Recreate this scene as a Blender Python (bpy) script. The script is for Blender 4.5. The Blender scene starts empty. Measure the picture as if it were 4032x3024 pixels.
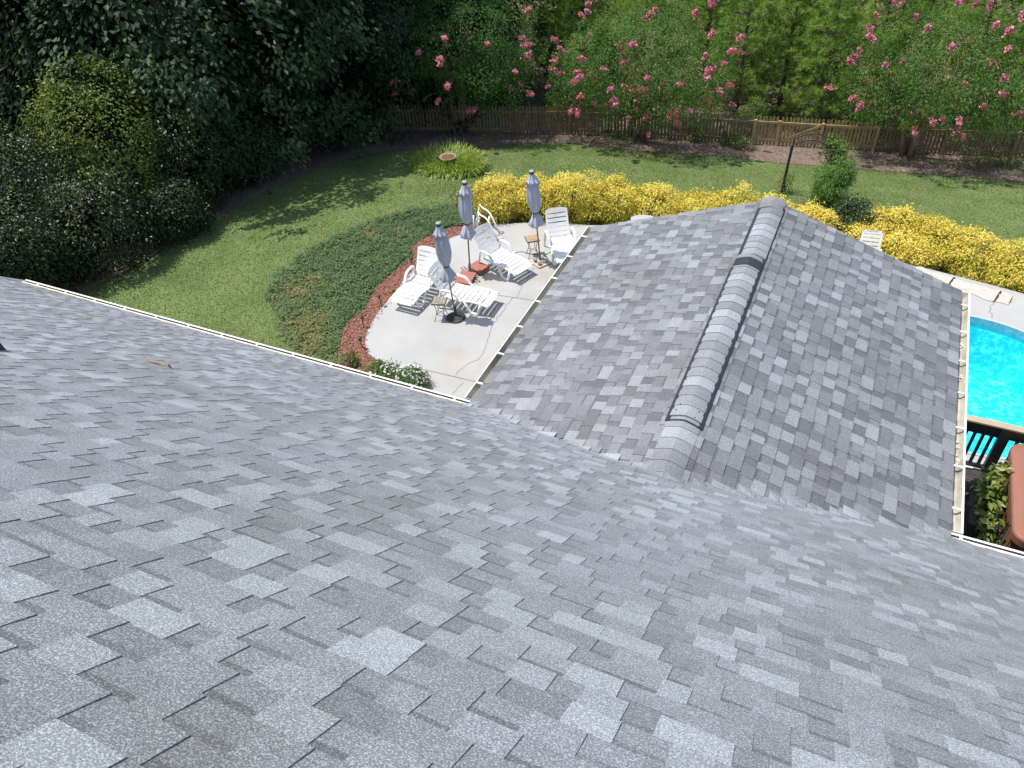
import bpy, math, random
import numpy as np
from mathutils import Vector, Matrix
from mathutils.geometry import tessellate_polygon

rnd = random.Random(7)
rng = np.random.default_rng(11)
SC = bpy.context.scene
COL = SC.collection

# ------------------------------------------------------------------ camera
EAVE = 4.3
CAM = np.array([0.0, 0.0, 10.9])
CR = np.array([0.90914609, 0.41290471, -0.05443425])
CU = np.array([-0.2360815, 0.61860593, 0.74939457])
CF = np.array([-0.3431019, 0.66845822, -0.65988233])
cam_d = bpy.data.cameras.new('camera')
cam = bpy.data.objects.new('camera', cam_d); COL.objects.link(cam)
M = Matrix.Identity(4)
for i in range(3):
    M[i][0] = CR[i]; M[i][1] = CU[i]; M[i][2] = -CF[i]; M[i][3] = CAM[i]
cam.matrix_world = M
cam_d.sensor_fit = 'HORIZONTAL'; cam_d.sensor_width = 36.0
cam_d.lens = 36.0 * 3040 / 4032
cam_d.clip_start = 0.05; cam_d.clip_end = 400
SC.camera = cam

# ------------------------------------------------------------------ light
SUN_EL = math.radians(69); SUN_AZ = math.radians(-10)     # azimuth measured from -X towards +Y
sdir = Vector((-math.cos(SUN_EL) * math.cos(SUN_AZ), math.cos(SUN_EL) * math.sin(SUN_AZ), math.sin(SUN_EL)))
world = bpy.data.worlds.new('World'); SC.world = world; world.use_nodes = True
wn = world.node_tree.nodes; wl = world.node_tree.links
wn.clear()
wo = wn.new('ShaderNodeOutputWorld'); wb = wn.new('ShaderNodeBackground'); ws = wn.new('ShaderNodeTexSky')
ws.sky_type = 'NISHITA'; ws.sun_disc = False
ws.sun_elevation = SUN_EL; ws.sun_rotation = math.atan2(sdir.x, sdir.y)
ws.air_density = 1.0; ws.dust_density = 1.6; ws.ozone_density = 1.0
wb.inputs['Strength'].default_value = 0.15
wl.new(ws.outputs[0], wb.inputs[0]); wl.new(wb.outputs[0], wo.inputs[0])
sun_d = bpy.data.lights.new('sun', 'SUN'); sun = bpy.data.objects.new('sun', sun_d); COL.objects.link(sun)
sun_d.energy = 4.0; sun_d.angle = math.radians(0.53); sun_d.color = (1.0, 0.965, 0.90)
sun.rotation_euler = (-sdir).to_track_quat('-Z', 'Y').to_euler()
sun.location = (-20, 10, 40)
SC.view_settings.view_transform = 'Standard'; SC.view_settings.look = 'None'
SC.view_settings.exposure = 0.34; SC.view_settings.gamma = 1.0; SC.view_settings.use_curve_mapping = False
SC.cycles.max_bounces = 8; SC.cycles.diffuse_bounces = 4; SC.cycles.transparent_max_bounces = 8

# ------------------------------------------------------------------ helpers
def tag(o, label=None, cat=None, group=None, kind=None):
    if label: o['label'] = label
    if cat: o['category'] = cat
    if group: o['group'] = group
    if kind: o['kind'] = kind
    return o

def thing(name, label, cat, loc=(0, 0, 0), rz=0, group=None):
    o = bpy.data.objects.new(name, None); COL.objects.link(o)
    o.empty_display_size = 0.2
    o.location = loc; o.rotation_euler = (0, 0, rz)
    return tag(o, label, cat, group)

def link(name, me, mat=None, parent=None):
    o = bpy.data.objects.new(name, me); COL.objects.link(o)
    if mat is not None and not me.materials: me.materials.append(mat)
    if parent is not None: o.parent = parent
    return o

def copy_tree(o, parent=None):
    c = o.copy(); COL.objects.link(c)
    if parent is not None: c.parent = parent
    for ch in list(o.children): copy_tree(ch, c)
    return c

def np_mesh(name, V, F, mats, tone=None, smooth=False, midx=None):
    """V (n,3); F (m,k) all of one size; tone per face."""
    me = bpy.data.meshes.new(name)
    V = np.asarray(V, dtype=np.float32); F = np.asarray(F, dtype=np.int32)
    n, (m, k) = len(V), F.shape
    me.vertices.add(n); me.vertices.foreach_set('co', V.ravel())
    me.loops.add(m * k); me.loops.foreach_set('vertex_index', F.ravel())
    me.polygons.add(m)
    me.polygons.foreach_set('loop_start', np.arange(0, m * k, k, dtype=np.int32))
    me.polygons.foreach_set('loop_total', np.full(m, k, dtype=np.int32))
    if midx is not None: me.polygons.foreach_set('material_index', np.asarray(midx, dtype=np.int32))
    me.polygons.foreach_set('use_smooth', np.full(m, bool(smooth)))
    for x in (mats if isinstance(mats, (list, tuple)) else [mats]): me.materials.append(x)
    me.update(calc_edges=True)
    if tone is not None:
        a = me.attributes.new('tone', 'FLOAT', 'FACE'); a.data.foreach_set('value', np.asarray(tone, dtype=np.float32))
    return me

class MB:
    """collects polygons, builds one mesh"""
    def __init__(self): self.v = []; self.f = []; self.t = []
    def add(self, vs, fs, tone=0.5):
        b = len(self.v); self.v += [tuple(p) for p in vs]
        for f in fs: self.f.append([b + i for i in f]); self.t.append(tone)
        return self
    def box(self, c, s, rot=None, tone=0.5):
        hx, hy, hz = s[0] / 2, s[1] / 2, s[2] / 2
        vs = [Vector((x * hx, y * hy, z * hz)) for x in (-1, 1) for y in (-1, 1) for z in (-1, 1)]
        if rot is not None: vs = [rot @ v for v in vs]
        vs = [v + Vector(c) for v in vs]
        return self.add(vs, [(0, 1, 3, 2), (4, 6, 7, 5), (0, 4, 5, 1), (2, 3, 7, 6), (0, 2, 6, 4), (1, 5, 7, 3)], tone)
    def bar(self, a, b, w, h, up=(0, 0, 1), tone=0.5):
        a = Vector(a); b = Vector(b); d = b - a; L = d.length; d.normalize(); u = Vector(up)
        s = d.cross(u)
        if s.length < 1e-4: s = d.cross(Vector((1, 0, 0)))
        s.normalize(); u = s.cross(d)
        R = Matrix((d, s, u)).transposed()
        return self.box((a + b) / 2, (L, w, h), R, tone)
    def tube(self, pts, rad, n=8, cap=True, tone=0.5, sx=1.0):
        pts = [Vector(p) for p in pts]
        rads = rad if isinstance(rad, (list, tuple)) else [rad] * len(pts)
        ref = Vector((0.13, 0.31, 0.94)); rings = []
        for i, p in enumerate(pts):
            d = (pts[min(i + 1, len(pts) - 1)] - pts[max(i - 1, 0)]).normalized()
            s = d.cross(ref)
            if s.length < 0.05: s = d.cross(Vector((1, 0, 0)))
            s.normalize(); u = s.cross(d)
            rings.append([p + (s * math.cos(2 * math.pi * k / n) * sx + u * math.sin(2 * math.pi * k / n)) * rads[i] for k in range(n)])
        vs = [v for r in rings for v in r]; fs = []
        for i in range(len(pts) - 1):
            for k in range(n): fs.append((i * n + k, i * n + (k + 1) % n, (i + 1) * n + (k + 1) % n, (i + 1) * n + k))
        if cap: fs += [tuple(range(n))[::-1], tuple((len(pts) - 1) * n + k for k in range(n))]
        return self.add(vs, fs, tone)
    def lathe(self, prof, n=24, c=(0, 0, 0), fn=None, capt=True, capb=True, tone=0.5):
        """prof: list of (r,z); fn(theta,i,r)->r"""
        vs = []
        for i, (r, z) in enumerate(prof):
            for k in range(n):
                th = 2 * math.pi * k / n; rr = fn(th, i, r) if fn else r
                vs.append((c[0] + rr * math.cos(th), c[1] + rr * math.sin(th), c[2] + z))
        fs = []
        for i in range(len(prof) - 1):
            for k in range(n): fs.append((i * n + k, i * n + (k + 1) % n, (i + 1) * n + (k + 1) % n, (i + 1) * n + k))
        if capb: fs.append(tuple(range(n))[::-1])
        if capt: fs.append(tuple((len(prof) - 1) * n + k for k in range(n)))
        return self.add(vs, fs, tone)
    def prism(self, poly, z0, z1, tone=0.5):
        n = len(poly)
        vs = [(p[0], p[1], z0) for p in poly] + [(p[0], p[1], z1) for p in poly]
        fs = [tuple(range(n))[::-1], tuple(range(n, 2 * n))] + [(i, (i + 1) % n, n + (i + 1) % n, n + i) for i in range(n)]
        return self.add(vs, fs, tone)
    def build(self, name, mat, parent=None, smooth=False, bevel=0.0, auto=None):
        me = bpy.data.meshes.new(name); me.from_pydata([tuple(v) for v in self.v], [], self.f); me.update()
        a = me.attributes.new('tone', 'FLOAT', 'FACE'); a.data.foreach_set('value', np.array(self.t, dtype=np.float32))
        if smooth: me.polygons.foreach_set('use_smooth', np.ones(len(me.polygons), dtype=bool))
        o = link(name, me, mat, parent)
        if bevel:
            b = o.modifiers.new('bevel', 'BEVEL'); b.width = bevel; b.segments = 2; b.limit_method = 'ANGLE'
        return o

# ------------------------------------------------------------------ materials
def new_mat(name):
    m = bpy.data.materials.new(name); m.use_nodes = True
    nt = m.node_tree; nt.nodes.clear()
    out = nt.nodes.new('ShaderNodeOutputMaterial'); p = nt.nodes.new('ShaderNodeBsdfPrincipled')
    nt.links.new(p.outputs[0], out.inputs[0])
    return m, nt, p, out

def N(nt, t, **kw):
    n = nt.nodes.new(t)
    for k, v in kw.items(): setattr(n, k, v)
    return n

def mixc(nt, a, b, fac, mode='MIX'):
    n = N(nt, 'ShaderNodeMix', data_type='RGBA', blend_type=mode)
    for s, v in ((n.inputs[0], fac), (n.inputs[6], a), (n.inputs[7], b)):
        if isinstance(v, (int, float)): s.default_value = v
        elif isinstance(v, tuple): s.default_value = v if len(v) == 4 else v + (1,)
        else: nt.links.new(v, s)
    return n.outputs[2]

def ramp(nt, src, stops):
    r = N(nt, 'ShaderNodeValToRGB'); el = r.color_ramp.elements
    while len(el) < len(stops): el.new(0.5)
    for e, (p, c) in zip(el, stops):
        e.position = p; e.color = (c, c, c, 1) if isinstance(c, (int, float)) else tuple(c) + (1,)
    nt.links.new(src, r.inputs[0]); return r.outputs[0]

def noise(nt, vec, scale, detail=3, rough=0.55):
    n = N(nt, 'ShaderNodeTexNoise'); n.inputs['Scale'].default_value = scale
    n.inputs['Detail'].default_value = detail; n.inputs['Roughness'].default_value = rough
    nt.links.new(vec, n.inputs['Vector']); return n.outputs[0]

def pos(nt): return N(nt, 'ShaderNodeNewGeometry').outputs['Position']
def objco(nt): return N(nt, 'ShaderNodeTexCoord').outputs['Object']
def tone(nt): return N(nt, 'ShaderNodeAttribute', attribute_name='tone').outputs['Fac']

def bump(nt, p, h, strength, dist=0.01):
    b = N(nt, 'ShaderNodeBump'); b.inputs['Strength'].default_value = strength; b.inputs['Distance'].default_value = dist
    nt.links.new(h, b.inputs['Height']); nt.links.new(b.outputs[0], p.inputs['Normal'])

def simple(name, col, rough=0.5, var=0.12, scale=8, metal=0.0, spec=0.5, bmp=0.0, dirt=None):
    m, nt, p, o = new_mat(name); c = pos(nt)
    n = noise(nt, c, scale, 4)
    lo = tuple(x * (1 - var) for x in col); hi = tuple(min(1, x * (1 + var)) for x in col)
    cc = ramp(nt, n, [(0.3, lo), (0.7, hi)])
    if dirt:
        d = ramp(nt, noise(nt, c, scale * 0.37, 5, 0.7), [(0.52, 0.0), (0.72, 1.0)])
        cc = mixc(nt, cc, dirt, d)
    nt.links.new(cc, p.inputs['Base Color'])
    p.inputs['Roughness'].default_value = rough; p.inputs['Metallic'].default_value = metal
    p.inputs['Specular IOR Level'].default_value = spec
    if bmp: bump(nt, p, noise(nt, c, scale * 6, 3), bmp)
    return m

def leaf_mat(name, stops, trans=0.3, rough=0.5, spec=0.35):
    m, nt, p, o = new_mat(name)
    c = ramp(nt, tone(nt), stops)
    nt.links.new(c, p.inputs['Base Color']); p.inputs['Roughness'].default_value = rough
    p.inputs['Specular IOR Level'].default_value = spec
    t = N(nt, 'ShaderNodeBsdfTranslucent')
    c2 = mixc(nt, c, (0.9, 1.0, 0.35), 1.0, 'MULTIPLY')
    nt.links.new(c2, t.inputs[0])
    mx = N(nt, 'ShaderNodeMixShader'); mx.inputs[0].default_value = trans
    nt.links.new(p.outputs[0], mx.inputs[1]); nt.links.new(t.outputs[0], mx.inputs[2])
    nt.links.new(mx.outputs[0], o.inputs[0])
    return m

def shingle_mat():
    m, nt, p, o = new_mat('granule_shingle'); c = pos(nt); t = tone(nt)
    base = ramp(nt, t, [(0.0, (0.095, 0.097, 0.107)), (0.3, (0.185, 0.188, 0.200)), (0.6, (0.240, 0.246, 0.262)), (1.0, (0.33, 0.348, 0.368))])
    # granules: light and dark specks; pale ones also paint in sun glints
    g1 = noise(nt, c, 170, 2, 0.7); g2 = noise(nt, c, 480, 1, 0.5)
    sp = ramp(nt, g1, [(0.50, 0.0), (0.63, 1.0)])
    amt = N(nt, 'ShaderNodeMath', operation='MULTIPLY_ADD'); nt.links.new(t, amt.inputs[0]); amt.inputs[1].default_value = 0.70; amt.inputs[2].default_value = 0.24
    f = N(nt, 'ShaderNodeMath', operation='MULTIPLY'); nt.links.new(sp, f.inputs[0]); nt.links.new(amt.outputs[0], f.inputs[1])
    cc = mixc(nt, base, (0.66, 0.71, 0.75), f.outputs[0])
    dk = ramp(nt, g1, [(0.30, 1.0), (0.44, 0.0)])
    f2 = N(nt, 'ShaderNodeMath', operation='MULTIPLY'); nt.links.new(dk, f2.inputs[0]); f2.inputs[1].default_value = 0.5
    cc = mixc(nt, cc, (0.05, 0.052, 0.06), f2.outputs[0])
    st = ramp(nt, noise(nt, c, 0.9, 4, 0.6), [(0.32, (0.86, 0.855, 0.82)), (0.5, (0.98, 0.98, 0.97)), (0.68, (1.06, 1.06, 1.07))])
    cc = mixc(nt, cc, st, 1.0, 'MULTIPLY')
    nt.links.new(cc, p.inputs['Base Color']); p.inputs['Roughness'].default_value = 0.62
    p.inputs['Specular IOR Level'].default_value = 0.5
    mx = N(nt, 'ShaderNodeMath', operation='ADD'); nt.links.new(g1, mx.inputs[0]); nt.links.new(g2, mx.inputs[1])
    bump(nt, p, mx.outputs[0], 0.8, 0.004)
    return m

def concrete_mat():
    m, nt, p, o = new_mat('concrete'); c = pos(nt)
    cc = ramp(nt, noise(nt, c, 0.7, 5, 0.6), [(0.3, (0.36, 0.355, 0.34)), (0.7, (0.43, 0.43, 0.42))])
    cc = mixc(nt, cc, ramp(nt, noise(nt, c, 60, 3), [(0.3, (0.92, 0.92, 0.92)), (0.7, (1.05, 1.05, 1.05))]), 1.0, 'MULTIPLY')
    # brown leaf and rust stains
    s = ramp(nt, noise(nt, c, 0.85, 6, 0.65), [(0.50, 0.0), (0.72, 0.75)])
    s2 = ramp(nt, noise(nt, c, 0.23, 2), [(0.45, 0.0), (0.62, 1.0)])
    f = N(nt, 'ShaderNodeMath', operation='MULTIPLY'); nt.links.new(s, f.inputs[0]); nt.links.new(s2, f.inputs[1])
    cc = mixc(nt, cc, (0.36, 0.27, 0.17), f.outputs[0])
    nt.links.new(cc, p.inputs['Base Color']); p.inputs['Roughness'].default_value = 0.8
    bump(nt, p, noise(nt, c, 90, 3), 0.25, 0.004)
    return m

def ground_mat(name, stops, scale, fine, patch=None, b=0.6):
    m, nt, p, o = new_mat(name); c = pos(nt)
    cc = ramp(nt, noise(nt, c, scale, 5, 0.62), stops)
    cc = mixc(nt, cc, ramp(nt, noise(nt, c, fine, 3, 0.7), [(0.3, (0.55, 0.55, 0.55)), (0.7, (1.35, 1.35, 1.35))]), 0.8, 'MULTIPLY')
    if patch:
        cc = mixc(nt, cc, patch, ramp(nt, noise(nt, c, 0.35, 4, 0.7), [(0.55, 0.0), (0.75, 0.7)]))
    nt.links.new(cc, p.inputs['Base Color']); p.inputs['Roughness'].default_value = 0.95
    p.inputs['Specular IOR Level'].default_value = 0.15
    bump(nt, p, noise(nt, c, fine, 3, 0.7), b, 0.03)
    return m

def water_mat():
    m, nt, p, o = new_mat('pool_water'); c = pos(nt)
    p.inputs['Base Color'].default_value = (0.9, 1.0, 1.0, 1)
    p.inputs['Roughness'].default_value = 0.03; p.inputs['IOR'].default_value = 1.33
    p.inputs['Transmission Weight'].default_value = 1.0
    bump(nt, p, noise(nt, c, 5.5, 3, 0.6), 0.35, 0.06)
    t = N(nt, 'ShaderNodeBsdfTransparent'); t.inputs[0].default_value = (0.62, 0.97, 1.0, 1)
    lw = N(nt, 'ShaderNodeFresnel'); lw.inputs[0].default_value = 1.33
    gl = N(nt, 'ShaderNodeBsdfGlossy'); gl.inputs['Roughness'].default_value = 0.05
    b = N(nt, 'ShaderNodeBump'); b.inputs['Strength'].default_value = 0.9; b.inputs['Distance'].default_value = 0.08
    nt.links.new(noise(nt, c, 6, 3, 0.6), b.inputs['Height']); nt.links.new(b.outputs[0], gl.inputs['Normal']); nt.links.new(b.outputs[0], lw.inputs['Normal'])
    mx = N(nt, 'ShaderNodeMixShader'); nt.links.new(lw.outputs[0], mx.inputs[0]); nt.links.new(t.outputs[0], mx.inputs[1]); nt.links.new(gl.outputs[0], mx.inputs[2])
    nt.links.new(mx.outputs[0], o.inputs[0])
    return m

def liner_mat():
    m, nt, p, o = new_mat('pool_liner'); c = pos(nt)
    cc = ramp(nt, noise(nt, c, 6.0, 6, 0.8), [(0.38, (0.0, 0.52, 0.72)), (0.50, (0.01, 0.72, 0.88)), (0.62, (0.42, 0.96, 1.0))])  # pale mottling paints the water's ripple light into the liner colour
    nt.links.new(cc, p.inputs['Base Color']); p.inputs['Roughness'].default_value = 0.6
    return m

MAT = {}
MAT['shingle'] = shingle_mat()
MAT['underlay'] = simple('roof_underlay', (0.05, 0.05, 0.055), 0.9)
MAT['black_plastic'] = simple('black_vent_plastic', (0.025, 0.027, 0.032), 0.6, 0.2, 20)
MAT['white_metal'] = simple('white_gutter_metal', (0.80, 0.79, 0.75), 0.4, 0.05, 6)
MAT['gutter_in'] = simple('stained_gutter_inside', (0.42, 0.40, 0.33), 0.6, 0.25, 3, dirt=(0.17, 0.14, 0.09))
MAT['cream'] = simple('cream_drip_edge', (0.66, 0.60, 0.45), 0.5, 0.06, 4)
MAT['siding'] = simple('cream_siding', (0.62, 0.58, 0.48), 0.6, 0.06, 3)
MAT['plastic'] = simple('white_resin', (0.82, 0.82, 0.81), 0.38, 0.03, 4, dirt=(0.68, 0.67, 0.63))
MAT['canvas'] = simple('grey_blue_canvas', (0.40, 0.42, 0.52), 0.85, 0.10, 14, bmp=0.1)
MAT['bronze'] = simple('dark_bronze_pole', (0.16, 0.15, 0.13), 0.45, 0.15, 10)
MAT['strap'] = simple('dark_strap', (0.04, 0.045, 0.06), 0.8)
MAT['cap_grey'] = simple('grey_cap_lid', (0.32, 0.34, 0.36), 0.5)
MAT['iron'] = simple('black_iron', (0.03, 0.03, 0.03), 0.55, 0.2, 20)
MAT['resin_black'] = simple('black_cast_resin', (0.035, 0.035, 0.036), 0.55, 0.4, 30, bmp=0.6)
MAT['paver_red'] = simple('red_paver', (0.35, 0.135, 0.10), 0.85, 0.15, 12, bmp=0.2)
MAT['board_tan'] = simple('tan_paver', (0.55, 0.43, 0.32), 0.85, 0.12, 9, bmp=0.2)
MAT['dumb'] = simple('weathered_weights', (0.40, 0.37, 0.32), 0.8, 0.2, 15)
MAT['slate'] = simple('stone_tile', (0.3, 0.26, 0.2), 0.7, 0.2, 25)
MAT['concrete'] = concrete_mat()
MAT['line'] = simple('concrete_crack', (0.14, 0.125, 0.11), 0.95)
MAT['lawn'] = ground_mat('lawn_turf', [(0.3, (0.105, 0.155, 0.052)), (0.55, (0.15, 0.20, 0.07)), (0.8, (0.20, 0.24, 0.092))], 0.8, 26, (0.16, 0.165, 0.06))
MAT['red_mulch'] = ground_mat('red_mulch', [(0.3, (0.22, 0.10, 0.072)), (0.7, (0.33, 0.165, 0.12))], 3, 28, None, 1.0)
MAT['straw'] = ground_mat('brown_mulch', [(0.3, (0.16, 0.115, 0.088)), (0.7, (0.27, 0.21, 0.17))], 1.2, 22, (0.28, 0.19, 0.12), 1.0)
MAT['bed_soil'] = ground_mat('bed_soil', [(0.3, (0.05, 0.07, 0.03)), (0.7, (0.09, 0.11, 0.05))], 1.5, 20)
MAT['chip'] = leaf_mat('mulch_chip', [(0.0, (0.19, 0.08, 0.056)), (0.5, (0.34, 0.16, 0.115)), (1.0, (0.50, 0.32, 0.25))], 0.0, 0.9, 0.1)
MAT['needle_litter'] = leaf_mat('pine_straw', [(0.0, (0.10, 0.065, 0.045)), (0.5, (0.22, 0.165, 0.125)), (1.0, (0.40, 0.31, 0.23))], 0.0, 0.9, 0.1)
MAT['grass'] = leaf_mat('grass_blade', [(0.0, (0.135, 0.195, 0.066)), (0.5, (0.215, 0.280, 0.104)), (1.0, (0.36, 0.37, 0.17))], 0.4, 0.6, 0.2)
MAT['gcover'] = leaf_mat('ground_cover_leaf', [(0.0, (0.06, 0.12, 0.045)), (0.45, (0.115, 0.20, 0.078)), (0.75, (0.18, 0.265, 0.11)), (0.86, (0.22, 0.23, 0.05)), (1.0, (0.30, 0.27, 0.12))], 0.25, 0.5, 0.4)
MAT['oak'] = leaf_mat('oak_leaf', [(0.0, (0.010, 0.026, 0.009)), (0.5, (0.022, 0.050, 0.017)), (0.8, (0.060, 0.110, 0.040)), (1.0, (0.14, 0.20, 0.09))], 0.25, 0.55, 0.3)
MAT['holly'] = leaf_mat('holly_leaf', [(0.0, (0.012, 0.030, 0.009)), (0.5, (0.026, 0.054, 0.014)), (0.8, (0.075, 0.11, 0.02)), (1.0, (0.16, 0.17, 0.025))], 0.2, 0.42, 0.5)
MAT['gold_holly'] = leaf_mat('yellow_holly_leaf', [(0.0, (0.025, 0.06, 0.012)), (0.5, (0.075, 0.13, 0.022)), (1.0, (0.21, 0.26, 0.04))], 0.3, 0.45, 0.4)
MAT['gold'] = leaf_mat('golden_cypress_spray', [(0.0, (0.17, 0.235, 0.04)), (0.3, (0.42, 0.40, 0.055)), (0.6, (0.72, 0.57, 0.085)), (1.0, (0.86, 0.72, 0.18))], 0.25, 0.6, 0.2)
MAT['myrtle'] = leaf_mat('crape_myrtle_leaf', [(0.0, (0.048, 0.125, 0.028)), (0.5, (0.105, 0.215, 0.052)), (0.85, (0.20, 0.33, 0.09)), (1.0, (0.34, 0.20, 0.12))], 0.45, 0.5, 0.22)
MAT['pink'] = leaf_mat('pink_blossom', [(0.0, (0.58, 0.13, 0.22)), (0.5, (0.76, 0.25, 0.36)), (1.0, (0.88, 0.46, 0.55))], 0.2, 0.6, 0.2)
MAT['pine'] = leaf_mat('pine_needle', [(0.0, (0.14, 0.25, 0.055)), (0.5, (0.29, 0.43, 0.105)), (1.0, (0.48, 0.60, 0.19))], 0.55, 0.5, 0.3)
MAT['fern'] = leaf_mat('bright_fine_foliage', [(0.0, (0.06, 0.14, 0.025)), (0.5, (0.12, 0.24, 0.045)), (1.0, (0.20, 0.33, 0.08))], 0.3, 0.6, 0.2)
MAT['lily'] = leaf_mat('daylily_leaf', [(0.0, (0.13, 0.21, 0.035)), (0.5, (0.30, 0.39, 0.07)), (1.0, (0.54, 0.60, 0.17))], 0.3, 0.45, 0.4)
MAT['broad'] = leaf_mat('broad_leaf', [(0.0, (0.05, 0.11, 0.022)), (0.5, (0.11, 0.19, 0.04)), (0.85, (0.26, 0.33, 0.07)), (1.0, (0.5, 0.46, 0.16))], 0.3, 0.4, 0.45)
MAT['white_petal'] = leaf_mat('white_petal', [(0.0, (0.75, 0.75, 0.72)), (1.0, (0.86, 0.86, 0.86))], 0.2, 0.6, 0.2)
MAT['orange'] = leaf_mat('orange_petal', [(0.0, (0.62, 0.24, 0.02)), (1.0, (0.80, 0.42, 0.04))], 0.2, 0.6, 0.2)
MAT['bark'] = simple('grey_brown_bark', (0.13, 0.10, 0.075), 0.9, 0.35, 9, bmp=0.6)
MAT['bark_tan'] = simple('peeling_tan_bark', (0.24, 0.165, 0.11), 0.8, 0.35, 7, bmp=0.4)
MAT['fence_old'] = simple('weathered_fence_wood', (0.25, 0.185, 0.11), 0.85, 0.3, 5, bmp=0.4)
MAT['fence_new'] = simple('tan_gate_wood', (0.38, 0.275, 0.135), 0.8, 0.22, 5, bmp=0.4)
MAT['deck'] = simple('dark_deck_boards', (0.045, 0.042, 0.040), 0.75, 0.25, 6)
MAT['rail_black'] = simple('black_railing_paint', (0.028, 0.030, 0.032), 0.5, 0.1, 6)
MAT['rail_tan'] = simple('tan_rail_cap', (0.42, 0.335, 0.235), 0.7, 0.12, 6)
MAT['spa_cover'] = simple('brown_vinyl_cover', (0.31, 0.135, 0.092), 0.42, 0.08, 2.5)
MAT['spa_dark'] = simple('dark_brown_vinyl', (0.10, 0.045, 0.032), 0.5, 0.1, 5)
MAT['spa_wood'] = simple('brown_spa_cabinet', (0.235, 0.105, 0.055), 0.6, 0.15, 3)
MAT['pot'] = simple('dark_planter', (0.035, 0.035, 0.035), 0.7)
MAT['tarp'] = simple('beige_tarp', (0.50, 0.45, 0.40), 0.85, 0.08, 6)
MAT['stone'] = simple('grey_stone', (0.27, 0.25, 0.22), 0.85, 0.15, 12, bmp=0.3)
MAT['bath_water'] = simple('rusty_bath_water', (0.20, 0.10, 0.045), 0.25, 0.2, 6)
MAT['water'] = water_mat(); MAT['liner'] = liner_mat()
MAT['coping'] = simple('teal_pool_band', (0.13, 0.40, 0.47), 0.5, 0.18, 9)
MAT['coping_white'] = simple('white_coping', (0.46, 0.46, 0.45), 0.6, 0.05, 6)

# ------------------------------------------------------------------ terrain
def terr(x, y):
    y = np.asarray(y, dtype=float)
    t = np.clip((y - 17.0) / 12.5, 0, 1)
    s = -2.1 * (0.75 * t + 0.25 * t * t * (3 - 2 * t))
    return s - 0.03 * np.maximum(0, y - 29.5)
GZ = -0.04
def T(x, y): return float(terr(x, y)) + GZ

def in_poly(px, py, poly):
    px = np.asarray(px); py = np.asarray(py); res = np.zeros(px.shape, bool); n = len(poly)
    for i in range(n):
        x1, y1 = poly[i]; x2, y2 = poly[(i + 1) % n]
        c = ((y1 > py) != (y2 > py)) & (px < (x2 - x1) * (py - y1) / (y2 - y1 + 1e-12) + x1)
        res ^= c
    return res

def resample(pl, n):
    P = np.array(pl, dtype=float); L = np.r_[0, np.cumsum(np.hypot(*np.diff(P, axis=0).T))]
    u = np.linspace(0, L[-1], n); return np.c_[np.interp(u, L, P[:, 0]), np.interp(u, L, P[:, 1])]

def strip(name, a, b, rows, dz, mat, wob=0.0, power=1.0):
    n = len(a); V = []; F = []
    for j in range(rows + 1):
        k = (j / rows) ** power
        for i in range(n):
            w = wob * math.sin(i * 2.1 + 0.7 * math.sin(i * 0.9)) if j in (0,) else 0
            x = a[i][0] * (1 - k) + b[i][0] * k + w; y = a[i][1] * (1 - k) + b[i][1] * k + w * 0.6
            V.append((x, y, float(terr(x, y)) + dz))
    for j in range(rows):
        for i in range(n - 1): F.append((j * n + i, j * n + i + 1, (j + 1) * n + i + 1, (j + 1) * n + i))
    o = link(name, np_mesh(name, V, F, mat)); return o

gx = np.linspace(-80, 50, 131); gy = np.linspace(-12, 110, 123)
XX, YY = np.meshgrid(gx, gy); ZZ = terr(XX, YY) + GZ
ZZ = np.where((XX > -6.9) & (XX < 8.6) & (YY > 9.4) & (YY < 17.2), -1.7, ZZ)     # excavated under the patio slab
idx = np.arange(XX.size).reshape(XX.shape)
F = np.c_[idx[:-1, :-1].ravel(), idx[:-1, 1:].ravel(), idx[1:, 1:].ravel(), idx[1:, :-1].ravel()]
tag(link('lawn', np_mesh('lawn', np.c_[XX.ravel(), YY.ravel(), ZZ.ravel()], F, MAT['lawn'])), 'green mown lawn sloping down from the patio to the picket fence', 'lawn', kind='structure')

EDGE = [(-19.5, 2), (-17.9, 9), (-17.3, 12.2), (-17.1, 14.3), (-16.6, 16.3), (-16.3, 19.3), (-15.4, 21.6), (-14.2, 23.0), (-12.6, 23.9), (-11.7, 24.85),
        (-10.5, 25.75), (-8.75, 25.95), (-6.95, 26.2), (-5.7, 26.6), (-4.4, 26.85), (-2.7, 26.9), (0.1, 27.5), (2.0, 27.9), (5.1, 28.5), (14, 30.5)]
e_in = resample(EDGE, 150); e_out = np.array([0, 6]) + (e_in - [0, 6]) * np.minimum(6, 85 / np.hypot(e_in[:, 0], e_in[:, 1] - 6))[:, None]
tag(strip('forest_floor', e_in, e_out, 50, -0.022, MAT['straw'], 0.06, 1.6), 'brown pine straw and mulch under the trees and along the fence', 'ground', kind='structure')

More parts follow.
